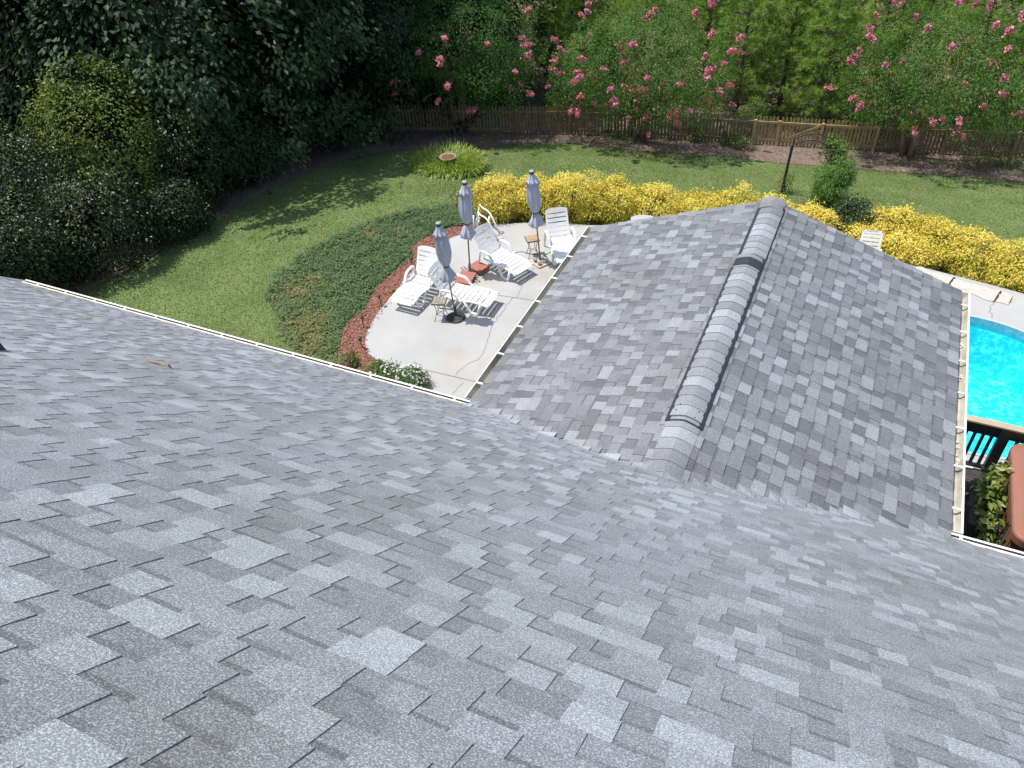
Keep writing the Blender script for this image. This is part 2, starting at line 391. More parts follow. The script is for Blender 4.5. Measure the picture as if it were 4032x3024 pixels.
PATIO_L = [(-7.2, 9.0), (-7.25, 10.0), (-8.2, 10.45), (-8.88, 10.70), (-9.24, 10.87), (-9.47, 11.16), (-9.66, 11.55), (-9.80, 12.18), (-9.86, 12.96), (-9.92, 13.85),
           (-9.95, 14.5), (-9.95, 15.14), (-9.83, 15.88), (-9.57, 16.24), (-9.25, 16.71), (-8.84, 17.09), (-8.14, 17.40), (-7.54, 17.65), (-6.42, 17.85)]
PATIO = PATIO_L + [(-5, 18.3), (-2.5, 18.6), (0.5, 18.75), (2.2, 18.55), (3.6, 18.3), (5, 18.0), (8, 17.4), (10, 16), (10, 8.6), (7.5, 8.6), (7.5, 9.0)]
PC = (2.9, 14.58)
def pool_pts(a, b, n=56):
    r = []
    for k in range(n):
        th = 2 * math.pi * k / n; c, s = math.cos(th), math.sin(th); e = 2 / 2.4
        r.append((PC[0] + a * math.copysign(abs(c) ** e, c), PC[1] + b * math.copysign(abs(s) ** e, s)))
    return r
def slab_with_hole(name, outer, hole, z1, z0, mat, skirt=True):
    loops = [[Vector((x, y, 0)) for x, y in outer], [Vector((x, y, 0)) for x, y in hole][::-1]]
    flat = loops[0] + loops[1]; tris = tessellate_polygon(loops)
    vs = [(v.x, v.y, z1) for v in flat]; n = len(outer); h = len(hole)
    fs = []
    for t in tris:
        a, b, c = [flat[i] for i in t]
        fs.append(tuple(t) if (b - a).cross(c - a).z > 0 else tuple(t)[::-1])
    vs += [(v.x, v.y, z0) for v in flat]; m = n + h
    fs += [(i, m + i, m + (i + 1) % n, (i + 1) % n) for i in range(n)]
    if skirt: fs += [(n + i, m + n + i, m + n + (i + 1) % h, n + (i + 1) % h) for i in range(h)]
    me = bpy.data.meshes.new(name); me.from_pydata(vs, [], fs); me.update(); return link(name, me, mat)
patio = slab_with_hole('patio', PATIO, pool_pts(2.25, 2.29), 0.0, -0.7, MAT['concrete'])
tag(patio, 'pale concrete patio with rounded edge around the pool', 'patio', kind='structure')
def ground_line(name, pts, w, wig=0.0):
    P = resample(pts, max(2, int(len(pts) * (5 if wig else 1))))
    V = []; 
    for i, (x, y) in enumerate(P):
        d = P[min(i + 1, len(P) - 1)] - P[max(i - 1, 0)]; d = d / (np.hypot(*d) + 1e-9); nrm = np.array([-d[1], d[0]])
        o = nrm * (rnd.uniform(-wig, wig)); ww = w * (rnd.uniform(0.5, 1.4) if wig else 1)
        V += [(x + o[0] + nrm[0] * ww / 2, y + o[1] + nrm[1] * ww / 2, 0.004), (x + o[0] - nrm[0] * ww / 2, y + o[1] - nrm[1] * ww / 2, 0.004)]
    F = [(2 * i, 2 * i + 1, 2 * i + 3, 2 * i + 2) for i in range(len(P) - 1)]
    return link(name, np_mesh(name, V, F, MAT['line']), parent=patio)
ground_line('crack', [(-7.02, 15.42), (-6.96, 14.82), (-6.94, 14.37), (-6.87, 14.03), (-6.99, 13.91), (-6.97, 13.49), (-6.97, 13.08), (-6.93, 12.76), (-6.85, 12.33), (-6.71, 11.88), (-6.72, 11.57), (-6.85, 11.28), (-6.93, 10.93), (-6.93, 10.82)], 0.010, 0.03)
ground_line('crack', [(-6.68, 10.72), (-6.70, 10.38), (-6.78, 9.9)], 0.009, 0.02)
ground_line('crack', [(3.45, 17.95), (3.50, 17.5), (3.44, 17.2), (3.52, 16.95)], 0.012, 0.03)
ground_line('joint', [(-9.8, 13.68), (-6.42, 14.03), (-3, 14.3)], 0.016)
ground_line('joint', [(-7.75, 10.78), (-6.47, 10.83), (-4, 10.9)], 0.016)

MUL = [(-9.1, 9.3), (-9.55, 10.0), (-9.71, 10.39), (-10.10, 11.12), (-10.29, 11.51), (-10.21, 12.24), (-10.32, 12.78), (-10.43, 13.49), (-10.35, 14.32), (-10.26, 14.85),
       (-10.59, 15.08), (-10.46, 15.74), (-10.33, 16.15), (-9.85, 16.6), (-9.3, 17.05)]
MUL_IN = [(-7.3, 9.3), (-7.5, 10.0), (-8.5, 10.5)] + PATIO_L[3:16]
m_out = resample(MUL, 70); m_in = resample([(x + 0.05, y - 0.02) for x, y in MUL_IN], 70)
tag(strip('mulch_bed', m_in, m_out, 4, -0.018, MAT['red_mulch'], 0), 'strip of red wood mulch curving along the patio edge', 'mulch', kind='structure')
GC = [(-9.9, 9.6), (-10.37, 10.20), (-11.05, 10.51), (-11.90, 11.13), (-12.68, 11.69), (-12.91, 12.06), (-13.16, 12.99), (-13.14, 13.75), (-13.03, 14.49), (-12.72, 15.14),
      (-12.40, 15.82), (-11.85, 16.68), (-11.33, 17.28), (-10.76, 17.75), (-9.6, 18.1)]
g_out = resample(GC, 70)
tag(strip('planting_bed', m_out, g_out, 5, -0.026, MAT['bed_soil'], 0), 'soil bed under the creeping ground cover', 'ground', kind='structure')
BED = [tuple(p) for p in m_in] + [tuple(p) for p in g_out[::-1]]
PATIO_POLY = PATIO

# ------------------------------------------------------------------ leaf tools
def unit(a): return a / (np.linalg.norm(a, axis=1, keepdims=True) + 1e-9)

def leaf_arrays(p, n, l, w, tn, droop=0.0, fold=0.15, along=None):
    """diamond leaves: 2 tris each"""
    m = len(p); n = unit(n); r = rng.normal(size=(m, 3)) if along is None else along + rng.normal(size=(m, 3)) * 0.35
    t = unit(r - (r * n).sum(1, keepdims=True) * n); s = np.cross(n, t)
    l = np.broadcast_to(np.asarray(l), (m,))[:, None] * rng.uniform(0.7, 1.25, (m, 1)); w = np.broadcast_to(np.asarray(w), (m,))[:, None] * rng.uniform(0.7, 1.25, (m, 1))
    t2 = t.copy(); t2[:, 2] -= droop
    a = p - t * l * 0.5; c = p + t2 * l * 0.5; b = p + s * w * 0.5 + n * w * fold; d = p - s * w * 0.5 + n * w * fold
    V = np.stack([a, b, c, d], 1).reshape(-1, 3); k = np.arange(m)[:, None] * 4
    F = np.concatenate([k + [0, 1, 2], k + [0, 2, 3]], 1).reshape(-1, 3)
    return V, F, np.repeat(tn, 2)

LOBE = np.array([(0, 0), (.22, .30), (.36, .12), (.52, .46), (.66, .16), (.84, .28), (1.0, 0), (.84, -.28), (.66, -.16), (.52, -.46), (.36, -.12), (.22, -.30)])
def lobed(g, w):
    """turn the diamonds of leaf_arrays into lobed oak leaves"""
    V, F, tn = g; Q = V.reshape(-1, 4, 3); a, b, c, d = Q[:, 0], Q[:, 1], Q[:, 2], Q[:, 3]; s = (b - d); m = len(Q)
    n = unit(np.cross(c - a, s)); U = LOBE
    P = a[:, None] + (c - a)[:, None] * U[None, :, :1] + s[:, None] * U[None, :, 1:] * 1.15 - n[:, None] * (np.abs(U[None, :, 1:]) * .12 * w)
    k = np.arange(m)[:, None] * 12; T_ = np.array([(0, 1, 2), (2, 3, 4), (4, 5, 6), (6, 7, 8), (8, 9, 10), (10, 11, 0), (0, 2, 10), (2, 4, 8), (2, 8, 10), (4, 6, 8)])
    return P.reshape(-1, 3), (k[:, None] + T_[None]).reshape(-1, 3), np.repeat(tn[::2], 10)
def cat_geo(parts):
    V = []; F = []; Tn = []; b = 0
    for v, f, t in parts: V.append(v); F.append(f + b); Tn.append(t); b += len(v)
    return np.concatenate(V), np.concatenate(F), np.concatenate(Tn)

def lumpy(d, amp, k=3.0):
    q = np.zeros(len(d))
    for i in range(6):
        ax = rng.normal(size=3); q += np.sin(d @ ax * k + rng.uniform(0, 6.28))
    return 1 + amp * q / 2.4

def clumps(c, rad, n, shell=0.6, amp=0.22, k=3.0, zlo=-1.0):
    d = unit(rng.normal(size=(n * 2, 3))); d = d[d[:, 2] > zlo][:n]; n = len(d)
    r = shell + (1 - shell) * np.sqrt(rng.uniform(0, 1, n)); P = np.array(c) + d * np.array(rad) * (r * lumpy(d, amp, k))[:, None]
    nrm = unit(d / np.array(rad) * np.mean(rad)); return P, nrm

def foliage(P, nrm, per, cr, leaf, wid, tone_mu, tone_sd, up=0.6, flat=0.5, droop=0.2, jit=0.7, lsd=0.1):
    n = len(P); ct = rng.normal(tone_mu, tone_sd, n)
    off = rng.normal(size=(n, per, 3)) * cr
    nn = nrm[:, None, :]; off -= nn * (off * nn).sum(2, keepdims=True) * flat
    p = (P[:, None, :] + off).reshape(-1, 3)
    ln = np.repeat(nrm, per, 0) + [0, 0, up] + rng.normal(size=(n * per, 3)) * jit
    tn = np.clip(np.repeat(ct, per) + rng.normal(0, lsd, n * per), 0, 1)
    return leaf_arrays(p, ln, leaf, wid, tn, droop, along=np.repeat(nrm, per, 0) + [0, 0, -0.3])

def geo_obj(name, g, mat, parent=None, loc=None):
    V, F, t = g
    if loc is not None: V = V - np.array(loc)
    return link(name, np_mesh(name, V, F, mat, t), parent=parent)

def trunk_mesh(base, top, r0, r1, limbs, seed, bend=0.25, n=8, loc=(0, 0, 0)):
    R = random.Random(seed); mb = MB(); L = Vector(loc)
    b = Vector(base) - L; t = Vector(top) - L; pts = []
    for i in range(7):
        k = i / 6; pts.append(b.lerp(t, k) + Vector((R.uniform(-1, 1), R.uniform(-1, 1), 0)) * bend * (k * (1.2 - k)))
    rr = [r0 * (1 - k / 6) + r1 * k / 6 for k in range(7)]; rr[0] *= 1.35
    mb.tube(pts, rr, n)
    for (k, d, ln) in limbs:
        i = min(5, int(k * 6)); s = pts[i].lerp(pts[i + 1], k * 6 - i); d = Vector(d).normalized()
        q = [s, s + d * ln * 0.4 + Vector((0, 0, ln * 0.08)), s + d * ln * 0.75 + Vector((R.uniform(-.1, .1), R.uniform(-.1, .1), ln * 0.05)), s + d * ln]
        r = rr[i] * 0.5; mb.tube(q, [r, r * 0.7, r * 0.45, r * 0.15], 6)
    return mb

# ------------------------------------------------------------------ house
house = thing('house', 'house with grey shingled roofs and white gutters in the foreground', 'house', (0, 3, 0))
HOFF = np.array([0, 3.0, 0])
def part(name, mb, mat, parent=house, **k):
    if parent is house: mb.v = [(x, y - 3.0, z) for x, y, z in mb.v]
    return mb.build(name, mat, parent, **k)

XM, HALF, ZR = -1.0235, 2.869, EAVE + 0.985
TR = 1.010 / HALF; TM = math.tan(math.radians(40.77)); CM = math.cos(math.radians(40.77)); CW = math.cos(math.atan(TR)); SW = math.sin(math.atan(TR))
Y0 = 6.113; YF = 10.76; XL0, XR0 = -11.93, 9.0
WE = HALF - 0.135                      # half width to the shingle edge
def zmain(y): return EAVE + (Y0 - y) * TM
def zwing(x): return ZR - abs(x - XM) * TR
def yval(x): return Y0 - (zwing(x) - EAVE) / TM
def H(x, y):
    a = zmain(y)
    if abs(x - XM) > HALF or y < 4.0: return a
    b = zwing(x); w = 0.03
    return 0.5 * (a + b + math.sqrt((a - b) ** 2 + w * w))

# decks
mb = MB(); ye = 6.118
mb.add([(XL0, ye, zmain(ye) - .03), (XR0, ye, zmain(ye) - .03), (XR0, -3, zmain(-3) - .03), (XL0, -3, zmain(-3) - .03),
        (XL0, ye, zmain(ye) - .09), (XR0, ye, zmain(ye) - .09), (XR0, -3, zmain(-3) - .09), (XL0, -3, zmain(-3) - .09)],
       [(0, 1, 2, 3), (7, 6, 5, 4), (0, 4, 5, 1), (1, 5, 6, 2), (3, 2, 6, 7), (0, 3, 7, 4)])
part('main_roof', mb, MAT['underlay']); main_roof = bpy.data.objects['main_roof']
mb = MB(); mb.add([(XL0, -3, zmain(-3)), (XR0, -3, zmain(-3)), (XR0, -12, EAVE), (XL0, -12, EAVE)], [(3, 2, 1, 0)]); part('rear_roof', mb, MAT['shingle'])
mb = MB(); a = WE
zz = lambda d: ZR - d * TR - 0.03
mb.add([(XM - a, 4.6, zz(a)), (XM, 4.6, zz(0)), (XM, YF, zz(0)), (XM - a, YF, zz(a)), (XM + a, 4.6, zz(a)), (XM + a, YF, zz(a)),
        (XM - a, 4.6, zz(a) - .06), (XM, 4.6, zz(0) - .06), (XM, YF, zz(0) - .06), (XM - a, YF, zz(a) - .06), (XM + a, 4.6, zz(a) - .06), (XM + a, YF, zz(a) - .06)],
       [(0, 1, 2, 3), (1, 4, 5, 2), (6, 9, 8, 7), (7, 8, 11, 10), (3, 2, 8, 9), (2, 5, 11, 8), (0, 3, 9, 6), (4, 10, 11, 5)])
part('wing_roof', mb, MAT['underlay']); wing_roof = bpy.data.objects['wing_roof']

def gen_widths(R, total):
    out = []; x = -R.uniform(0, .3); raised = R.random() < .5
    while x < total:
        if raised: w = R.choice([.10, .13, .15, .17, .20, .23]) * R.uniform(.92, 1.08)
        else: w = R.choice([.08, .10, .12, .15, .18]) * R.uniform(.92, 1.08)
        out.append((x, min(x + w, total), raised)); x += w
        raised = not raised if R.random() < .93 else raised
    return [(max(0, a), b, r) for a, b, r in out if b > 0.02]

PIECES = []        # (verts 10, tones 3)
def piece(fn, u0, u1, s0, e, hgt, tn, band, h00=0.006):
    """fn(u,s,h)->xyz"""
    h0 = h00 + hgt; h1 = 0.0015 + hgt * 0.5; s1 = s0 + e + 0.018; sb = s0 + e - (0.034 if band is not None else 0.0)
    hb = h0 + (h1 - h0) * (sb - s0) / (s1 - s0)
    ju = rnd.uniform(-.003, .003); js = rnd.uniform(-.003, .003)
    A = [fn(u0, s0 + js, h0), fn(u1 + ju, s0 + js, h0), fn(u1, sb, hb), fn(u0, sb, hb), fn(u1, s1, h1), fn(u0, s1, h1),
         fn(u0, s0 + js, -.012), fn(u1 + ju, s0 + js, -.012), fn(u1, s1, -.012), fn(u0, s1, -.012)]
    PIECES.append((A, (tn, band if band is not None else tn)))
QF = [(0, 1, 2, 3), (3, 2, 4, 5), (0, 6, 7, 1), (1, 7, 8, 4), (0, 5, 9, 6)]
QF2 = [[0, 1, 2, 3], [3, 2, 4, 5], [0, 6, 7, 1], [1, 7, 8, 4], [5, 9, 6, 0]]

def tone_pick(R, raised):
    if raised: return R.choice([.36, .42, .48, .54, .62, .74, .90]) + R.uniform(-.06, .06)
    return R.choice([.26, .32, .38, .44, .52]) + R.uniform(-.05, .05)

R = random.Random(3)
EM = 0.1405
k = 0
while True:
    s0 = 0.010 + k * EM; y = Y0 - s0 * CM
    if y < -2.2: break
    # beyond-valley rows run on below the eave level over the wing, so start at negative k too
    for (a, b, raised) in gen_widths(R, XR0 - XL0):
        x0, x1 = XL0 + a, XL0 + b; xc = (x0 + x1) / 2
        inw = abs(xc - XM) < WE
        if y > 2 and xc < -12.2: continue
        def fm(u, s, h):
            yy = Y0 - s * CM; ex = 0.0
            if inw:
                yv = yval(u)
                if yy > yv: yy = yv + (yy - yv) / CM * 0.8; ex = 0.004
            return (u, yy, H(u, yy) + h / CM + ex)
        yc = Y0 - (s0 + EM / 2) * CM
        if inw and yc > yval(xc) + 0.05 + 0.03 * math.sin(xc * 9): continue
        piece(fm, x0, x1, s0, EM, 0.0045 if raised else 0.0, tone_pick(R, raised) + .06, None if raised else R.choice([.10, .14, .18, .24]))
    k += 1
EW = 0.148
for side in (-1, 1):
    k = 0
    while True:
        s0 = -0.012 + k * EW
        if s0 > WE / CW - 0.10: break
        for (a, b, raised) in gen_widths(R, YF - 4.5):
            y0_, y1_ = YF - a, YF - b; d = WE - (s0 + EW / 2) * CW; xc = XM + side * d
            if (y0_ + y1_) / 2 < yval(xc) - 0.10: continue
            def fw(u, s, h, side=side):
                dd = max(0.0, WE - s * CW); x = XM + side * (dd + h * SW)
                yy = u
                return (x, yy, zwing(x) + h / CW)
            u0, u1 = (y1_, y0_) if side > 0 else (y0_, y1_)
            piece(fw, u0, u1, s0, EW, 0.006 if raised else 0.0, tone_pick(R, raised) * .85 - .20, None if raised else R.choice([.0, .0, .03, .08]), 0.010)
        k += 1

PV = np.array([p[0] for p in PIECES]); PT = np.array([p[1] for p in PIECES])
ctr = PV[:, :6].mean(1)
def proj(P):
    v = P - CAM; d = v @ CF
    return np.stack([2016 + 3040 * (v @ CR) / d, 1512 - 3040 * (v @ CU) / d], -1), d
uv, dd = proj(PV[:, [0, 1, 4, 5]])
ar = 0.5 * np.abs((uv[:, 0, 0] - uv[:, 2, 0]) * (uv[:, 1, 1] - uv[:, 3, 1]) - (uv[:, 1, 0] - uv[:, 3, 0]) * (uv[:, 0, 1] - uv[:, 2, 1]))
uc, dc = proj(ctr)
vis = (dd.min(1) > 0.2) & (uc[:, 0] > -20) & (uc[:, 0] < 4052) & (uc[:, 1] > -20) & (uc[:, 1] < 3044)
score = np.where(vis, ar, 0); top = set(np.argsort(-score)[:300].tolist())
FARR = np.array(QF2)
rest = [i for i in range(len(PIECES)) if i not in top]
V = (PV[rest] - HOFF).reshape(-1, 3); F = (np.arange(len(rest))[:, None, None] * 10 + FARR).reshape(-1, 4)
tn = np.stack([PT[rest][:, 0], PT[rest][:, 1], PT[rest][:, 0], PT[rest][:, 0], PT[rest][:, 0]], 1).ravel()
o = link('shingle_field', np_mesh('shingle_field', V, F, MAT['shingle'], tn), parent=house); o['kind'] = 'stuff'
for i in top:
    c = ctr[i]; t = PT[i]
    o = link('shingle', np_mesh('shingle', PV[i] - c, FARR, MAT['shingle'], [t[0], t[1], t[0], t[0], t[0]]), parent=main_roof); o.location = c - HOFF

# ridge caps and ridge vent on the wing
def cap_profile(hw, lift, n=9):
    pts = []
    for i in range(n):
        q = -1 + 2 * i / (n - 1); x = q * hw; zl = -abs(x) * TR
        pts.append((x, -hw * TR * (0.45 * abs(q) + 0.55 * q * q) + lift))
    return pts
y = 10.80; i = 0; first_vent, last_vent = 10.62, 5.80
while y > 4.95:
    y1 = y - 0.165
    onv = last_vent < y - 0.07 < first_vent
    hw = 0.165 if onv else 0.175; lift = 0.028 if onv else 0.012
    dx = 0.02 if 9.2 < y < 10.6 else 0
    pr = cap_profile(hw, lift)
    vs = []
    for (yy, dz) in ((y + 0.03, 0.0), (y1, 0.010)):
        for x, z in pr: vs.append((XM + x + dx, yy, ZR + z + dz))
    for x, z in pr: vs.append((XM + x + dx, y1, ZR + z - 0.012))
    n = len(pr); fs = [(j, n + j, n + j + 1, j + 1) for j in range(n - 1)] + [(n + j, 2 * n + j, 2 * n + j + 1, n + j + 1) for j in range(n - 1)]
    tnn = rnd.choice([.3, .4, .5, .62, .8])
    m = MB(); m.add(vs, fs, tnn); m.v = [(a - XM, b - y, c - ZR) for a, b, c in m.v]
    o = m.build('ridge_cap', MAT['shingle'], wing_roof, smooth=False); o.location = (XM, y - 3.0, ZR)
    wing_roof_loc = None
    y = y1 + 0.0; i += 1
for o in wing_roof.children: pass
# vent body: black edges under the raised caps
def vent_edge(side, ya, yb, off=0.0):
    m = MB(); x0 = XM + side * (0.155) + off; x1 = XM + side * 0.196 + off
    za = lambda x: ZR - abs(x - XM) * TR
    vs = []
    for yy in (ya, yb): vs += [(x0, yy, za(x0) + .002), (x1, yy, za(x1) + .002), (x1, yy, za(x1) + .028), (x0, yy, za(x0) + .034)]
    m.add(vs, [(0, 1, 2, 3), (7, 6, 5, 4), (0, 4, 5, 1), (1, 5, 6, 2), (2, 6, 7, 3), (3, 7, 4, 0)])
    part('ridge_vent', m, MAT['black_plastic'])
vent_edge(-1, 5.78, 8.84); vent_edge(-1, 9.16, 10.58, 0.02); vent_edge(1, 5.78, 10.60)
m = MB()
pr = cap_profile(0.168, 0.022); vs = [(XM + x, 5.775, ZR + z) for x, z in pr] + [(XM + x, 5.80, ZR + z) for x, z in pr] + [(XM + x, 5.775, ZR - abs(x) * TR) for x, z in pr]
n = len(pr); m.add(vs, [(j, j + 1, n + j + 1, n + j) for j in range(n - 1)] + [(2 * n + j, 2 * n + j + 1, j + 1, j) for j in range(n - 1)]); part('vent_end', m, MAT['black_plastic'])
m = MB(); pr = cap_profile(0.176, 0.046)
vs = [(XM + x, 8.86, ZR + z) for x, z in pr] + [(XM + x, 9.04, ZR + z) for x, z in pr] + [(XM + x, 8.86, ZR + z - .02) for x, z in pr]
m.add(vs, [(j, j + 1, n + j + 1, n + j) for j in range(n - 1)] + [(2 * n + j, 2 * n + j + 1, j + 1, j) for j in range(n - 1)], 0.0); part('vent_splice', m, MAT['black_plastic'])
for sx, yy in ((-.10, 6.02), (-.12, 5.93), (.11, 5.98), (.09, 5.87)):
    m = MB(); m.lathe([(.007, 0), (.007, .010), (.003, .013)], 8, (XM + sx, yy, ZR + 0.046 - abs(sx) * TR * 1.2)); part('nail_head', m, MAT['black_plastic'])

# gutters
def gutter(name, a, b, out, caps=True, lip=.026):
    a = Vector((a[0], a[1], EAVE)); b = Vector((b[0], b[1], EAVE)); d = (b - a).normalized(); o = Vector((out[0], out[1], 0))
    prof = [(-.125, -.005), (-.125, -.10), (-.045, -.10), (-.012, -.055), (0, -.02), (0, 0), (-lip, 0), (-lip, -.006), (-.004, -.022), (-.016, -.053), (-.048, -.096), (-.121, -.096), (-.121, -.005)]
    m = MB(); n = len(prof); vs = []
    for p in (a, b): vs += [p + o * u + Vector((0, 0, v)) for u, v in prof]
    m.add(vs, [(i, (i + 1) % n, n + (i + 1) % n, n + i) for i in range(n)])
    if d.cross(Vector((0, 0, 1))).dot(o) > 0: m.f = [f[::-1] for f in m.f]
    g = part(name, m, MAT['white_metal'])
    mi = MB(); vs = []
    for p in (a, b): vs += [p + o * -.119 + Vector((0, 0, -.02)), p + o * -.119 + Vector((0, 0, -.094)), p + o * -.05 + Vector((0, 0, -.094)), p + o * -.018 + Vector((0, 0, -.05)), p + o * -.007 + Vector((0, 0, -.022))]
    mi.add(vs, [(i, i + 1, 6 + i, 5 + i) for i in range(4)]); mi.v = [(x, y - 3, z) for x, y, z in mi.v]
    mi.build('gutter_trough', MAT['gutter_in'], g)
    for p in ((a, b) if caps else ()):
        mc = MB(); s = d * (0.004 if p is b else -0.004)
        vs = [p + s + o * u + Vector((0, 0, v)) for u, v in ((-.125, 0), (-.125, -.10), (-.045, -.10), (-.012, -.055), (0, -.02), (0, 0))]
        vs += [v - s * 0.9 for v in vs]; mc.add(vs, [(0, 1, 2, 3, 4, 5), (11, 10, 9, 8, 7, 6)] + [(i, (i + 1) % 6, 6 + (i + 1) % 6, 6 + i) for i in range(6)])
        mc.v = [(x, y - 3, z) for x, y, z in mc.v]; mc.build('end_cap', MAT['white_metal'], g)
    L = (b - a).length; nh = int(L / 0.62); 
    for i in range(nh):
        q = a + d * (L * (i + .5) / nh)
        mh = MB(); mh.bar(q + o * -.125 + Vector((0, 0, -.004)), q + o * -.006 + Vector((0, 0, -.004)), .028, .012); mh.bar(q + o * -.15 + Vector((0, 0, .02)), q + o * -.118 + Vector((0, 0, .0)), .03, .008)
        mh.v = [(x, y - 3, z) for x, y, z in mh.v]; mh.build('hanger', MAT['white_metal'], g)
    mf = MB(); mf.bar(a + o * -.137 + Vector((0, 0, -.09)), b + o * -.137 + Vector((0, 0, -.09)), .02, .18); part('fascia', mf, MAT['white_metal'])
    return g
gutter('gutter', (-11.925, 6.2035), (-3.68, 6.2035), (0, 1))
gutter('gutter', (1.515, 6.2035), (9.0, 6.2035), (0, 1))
gutter('gutter', (-3.893, 6.23), (-3.893, 10.77), (-1, 0), True, .011)
gutter('gutter', (1.846, 6.23), (1.846, 10.77), (1, 0), True, .022)
m = MB(); m.bar((-11.925, 6.121, 4.301), (-3.72, 6.121, 4.301), .036, .014); part('drip_edge', m, MAT['cream'])
m = MB(); m.bar((1.53, 6.121, 4.301), (9.0, 6.121, 4.301), .036, .014); part('drip_edge', m, MAT['white_metal'])
m = MB(); m.bar((XL0 - .02, 6.15, zmain(6.15) - .05), (XL0 - .02, -3, zmain(-3) - .05), .03, .15); part('rake_board', m, MAT['white_metal'])
for s in (-1, 1):
    m = MB(); m.bar((XM, YF + .005, ZR - .09), (XM + s * WE, YF + .005, ZR - WE * TR - .09), .025, .15); part('rake_board', m, MAT['white_metal'])
# walls
m = MB(); m.prism([(-11.6, 5.75), (-11.6, -11.6), (8.7, -11.6), (8.7, 5.75)], -0.6, EAVE - .12); part('wall', m, MAT['siding'])
m = MB(); zt = EAVE - .12
m.prism([(-3.45, 5.755), (1.4, 5.755), (1.4, 10.4), (-3.45, 10.4)], -0.6, zt); part('wall', m, MAT['siding'])
m = MB(); m.add([(-3.45, 10.4, zt + .002), (1.4, 10.4, zt + .002), (XM, 10.4, ZR - .12), (-3.45, 10.36, zt + .002), (1.4, 10.36, zt + .002), (XM, 10.36, ZR - .12)],
                [(1, 0, 2), (3, 4, 5), (0, 3, 5, 2), (4, 1, 2, 5)]); part('gable', m, MAT['siding'])
m = MB(); m.box((-1.02, 10.41, 1.5), (1.5, .06, 1.2)); part('window', m, MAT['white_metal'])

for (yy, sc) in ((7.35, 1.0), (7.62, .7), (8.9, .5), (9.6, .4)):
    m = MB()
    for q in range(9):
        c = Vector((1.846 - .07 + rnd.uniform(-.025, .025), yy + rnd.uniform(-.12, .12) * sc, EAVE - .086 + rnd.uniform(0, .012)))
        m.box(c, (rnd.uniform(.02, .045), rnd.uniform(.02, .05), .006), Matrix.Rotation(rnd.uniform(0, 3), 3, 'Z'))
    part('leaf_litter', m, MAT['tarp'])
# bits on the roof
m = MB(); a_ = Vector((-5.41, 3.44, zmain(3.44) + .02)); b_ = Vector((-5.20, 3.465, zmain(3.465) + .02))
nrm = Vector((0, TM, 1)).normalized()
pts = [a_ - Vector((.12, -.03, -.0259)), a_, a_.lerp(b_, .3) + nrm * .008, a_.lerp(b_, .7) + nrm * .004, b_]
m.tube(pts, [.003, .010, .014, .015, .010], 7); m.tube([b_ - Vector((.02, 0, 0)), b_ + Vector((-.01, -.01, .03)) + nrm * .01], [.010, .006], 6)
tag(m.build('bark_strip', MAT['bark_tan']), 'curled strip of brown bark lying on the grey roof shingles', 'bark strip')
px, py = -5.62, 2.44
m = MB(); zb = zmain(py)
m.lathe([(.075, -.06), (.06, .05), (.045, .09), (.043, .30), (.03, .305)], 14, (px, py, zb)); 
tag(m.build('vent_pipe', MAT['black_plastic']), 'dark plumbing vent pipe on the roof at the left picture edge', 'vent pipe')

# ------------------------------------------------------------------ pool, deck, spa
wp = pool_pts(2.21, 2.25)
me = bpy.data.meshes.new('pool_water'); me.from_pydata([(x, y, -0.14) for x, y in wp], [], [tuple(range(len(wp)))]); me.update()
tag(link('pool_water', me, MAT['water']), 'clear turquoise swimming pool water', 'water', kind='structure')
pool = thing('swimming_pool', 'swimming pool with white coping and bright turquoise liner', 'swimming pool', (PC[0], PC[1], 0))
def ring(name, ra, rb, za, zb, mat):
    A = pool_pts(*ra); B = pool_pts(*rb); n = len(A); m = MB()
    m.add([(x - PC[0], y - PC[1], za) for x, y in A] + [(x - PC[0], y - PC[1], zb) for x, y in B], [(i, (i + 1) % n, n + (i + 1) % n, n + i) for i in range(n)])
    return m.build(name, mat, pool, smooth=False)
ring('coping', (2.262, 2.302), (2.21, 2.25), 0.012, 0.012, MAT['coping_white'])
ring('tile_band', (2.21, 2.25), (2.195, 2.235), 0.011, -0.24, MAT['coping'])
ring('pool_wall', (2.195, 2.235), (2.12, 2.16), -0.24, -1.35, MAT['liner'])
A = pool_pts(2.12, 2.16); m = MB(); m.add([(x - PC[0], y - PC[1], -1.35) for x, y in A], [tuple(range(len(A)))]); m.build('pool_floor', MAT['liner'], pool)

deck = thing('deck', 'dark raised wooden deck between house wall and pool railing', 'deck', (4.2, 8.6, 0))
for i in range(38):
    yb = 5.9 + i * 0.146
    m = MB(); m.box((0.4, yb - 8.6, 0.48), (6.2, 0.138, 0.03)); m.build('deck_board', MAT['deck'], deck)
m = MB(); m.box((0.4, 11.44 - 8.6, 0.30), (6.2, .04, .3)); m.build('rim_board', MAT['deck'], deck)
for i in range(4):
    m = MB(); m.box((-2.4 + i * 1.8, 11.3 - 8.6, 0.23), (.1, .1, .46)); m.build('post', MAT['deck'], deck)
rail = thing('deck_railing', 'black deck railing with tan top board in front of the pool', 'railing', (4.2, 11.42, 0))
m = MB(); m.box((0.3, 0, 1.545), (6.4, .14, .035)); m.build('rail_cap', MAT['rail_tan'], rail, bevel=.004)
m = MB(); m.box((0.3, -.01, 1.41), (6.4, .045, .23)); m.build('top_rail', MAT['rail_black'], rail)
m = MB(); m.box((0.3, -.01, 0.565), (6.4, .045, .07)); m.build('bottom_rail', MAT['rail_black'], rail)
xp = [1.55, 3.235, 4.9, 6.6]
for x in xp:
    m = MB(); m.box((x - 4.2, -.02, 1.0), (.16, .10, 1.04)); m.build('post', MAT['rail_black'], rail)
x = 1.70
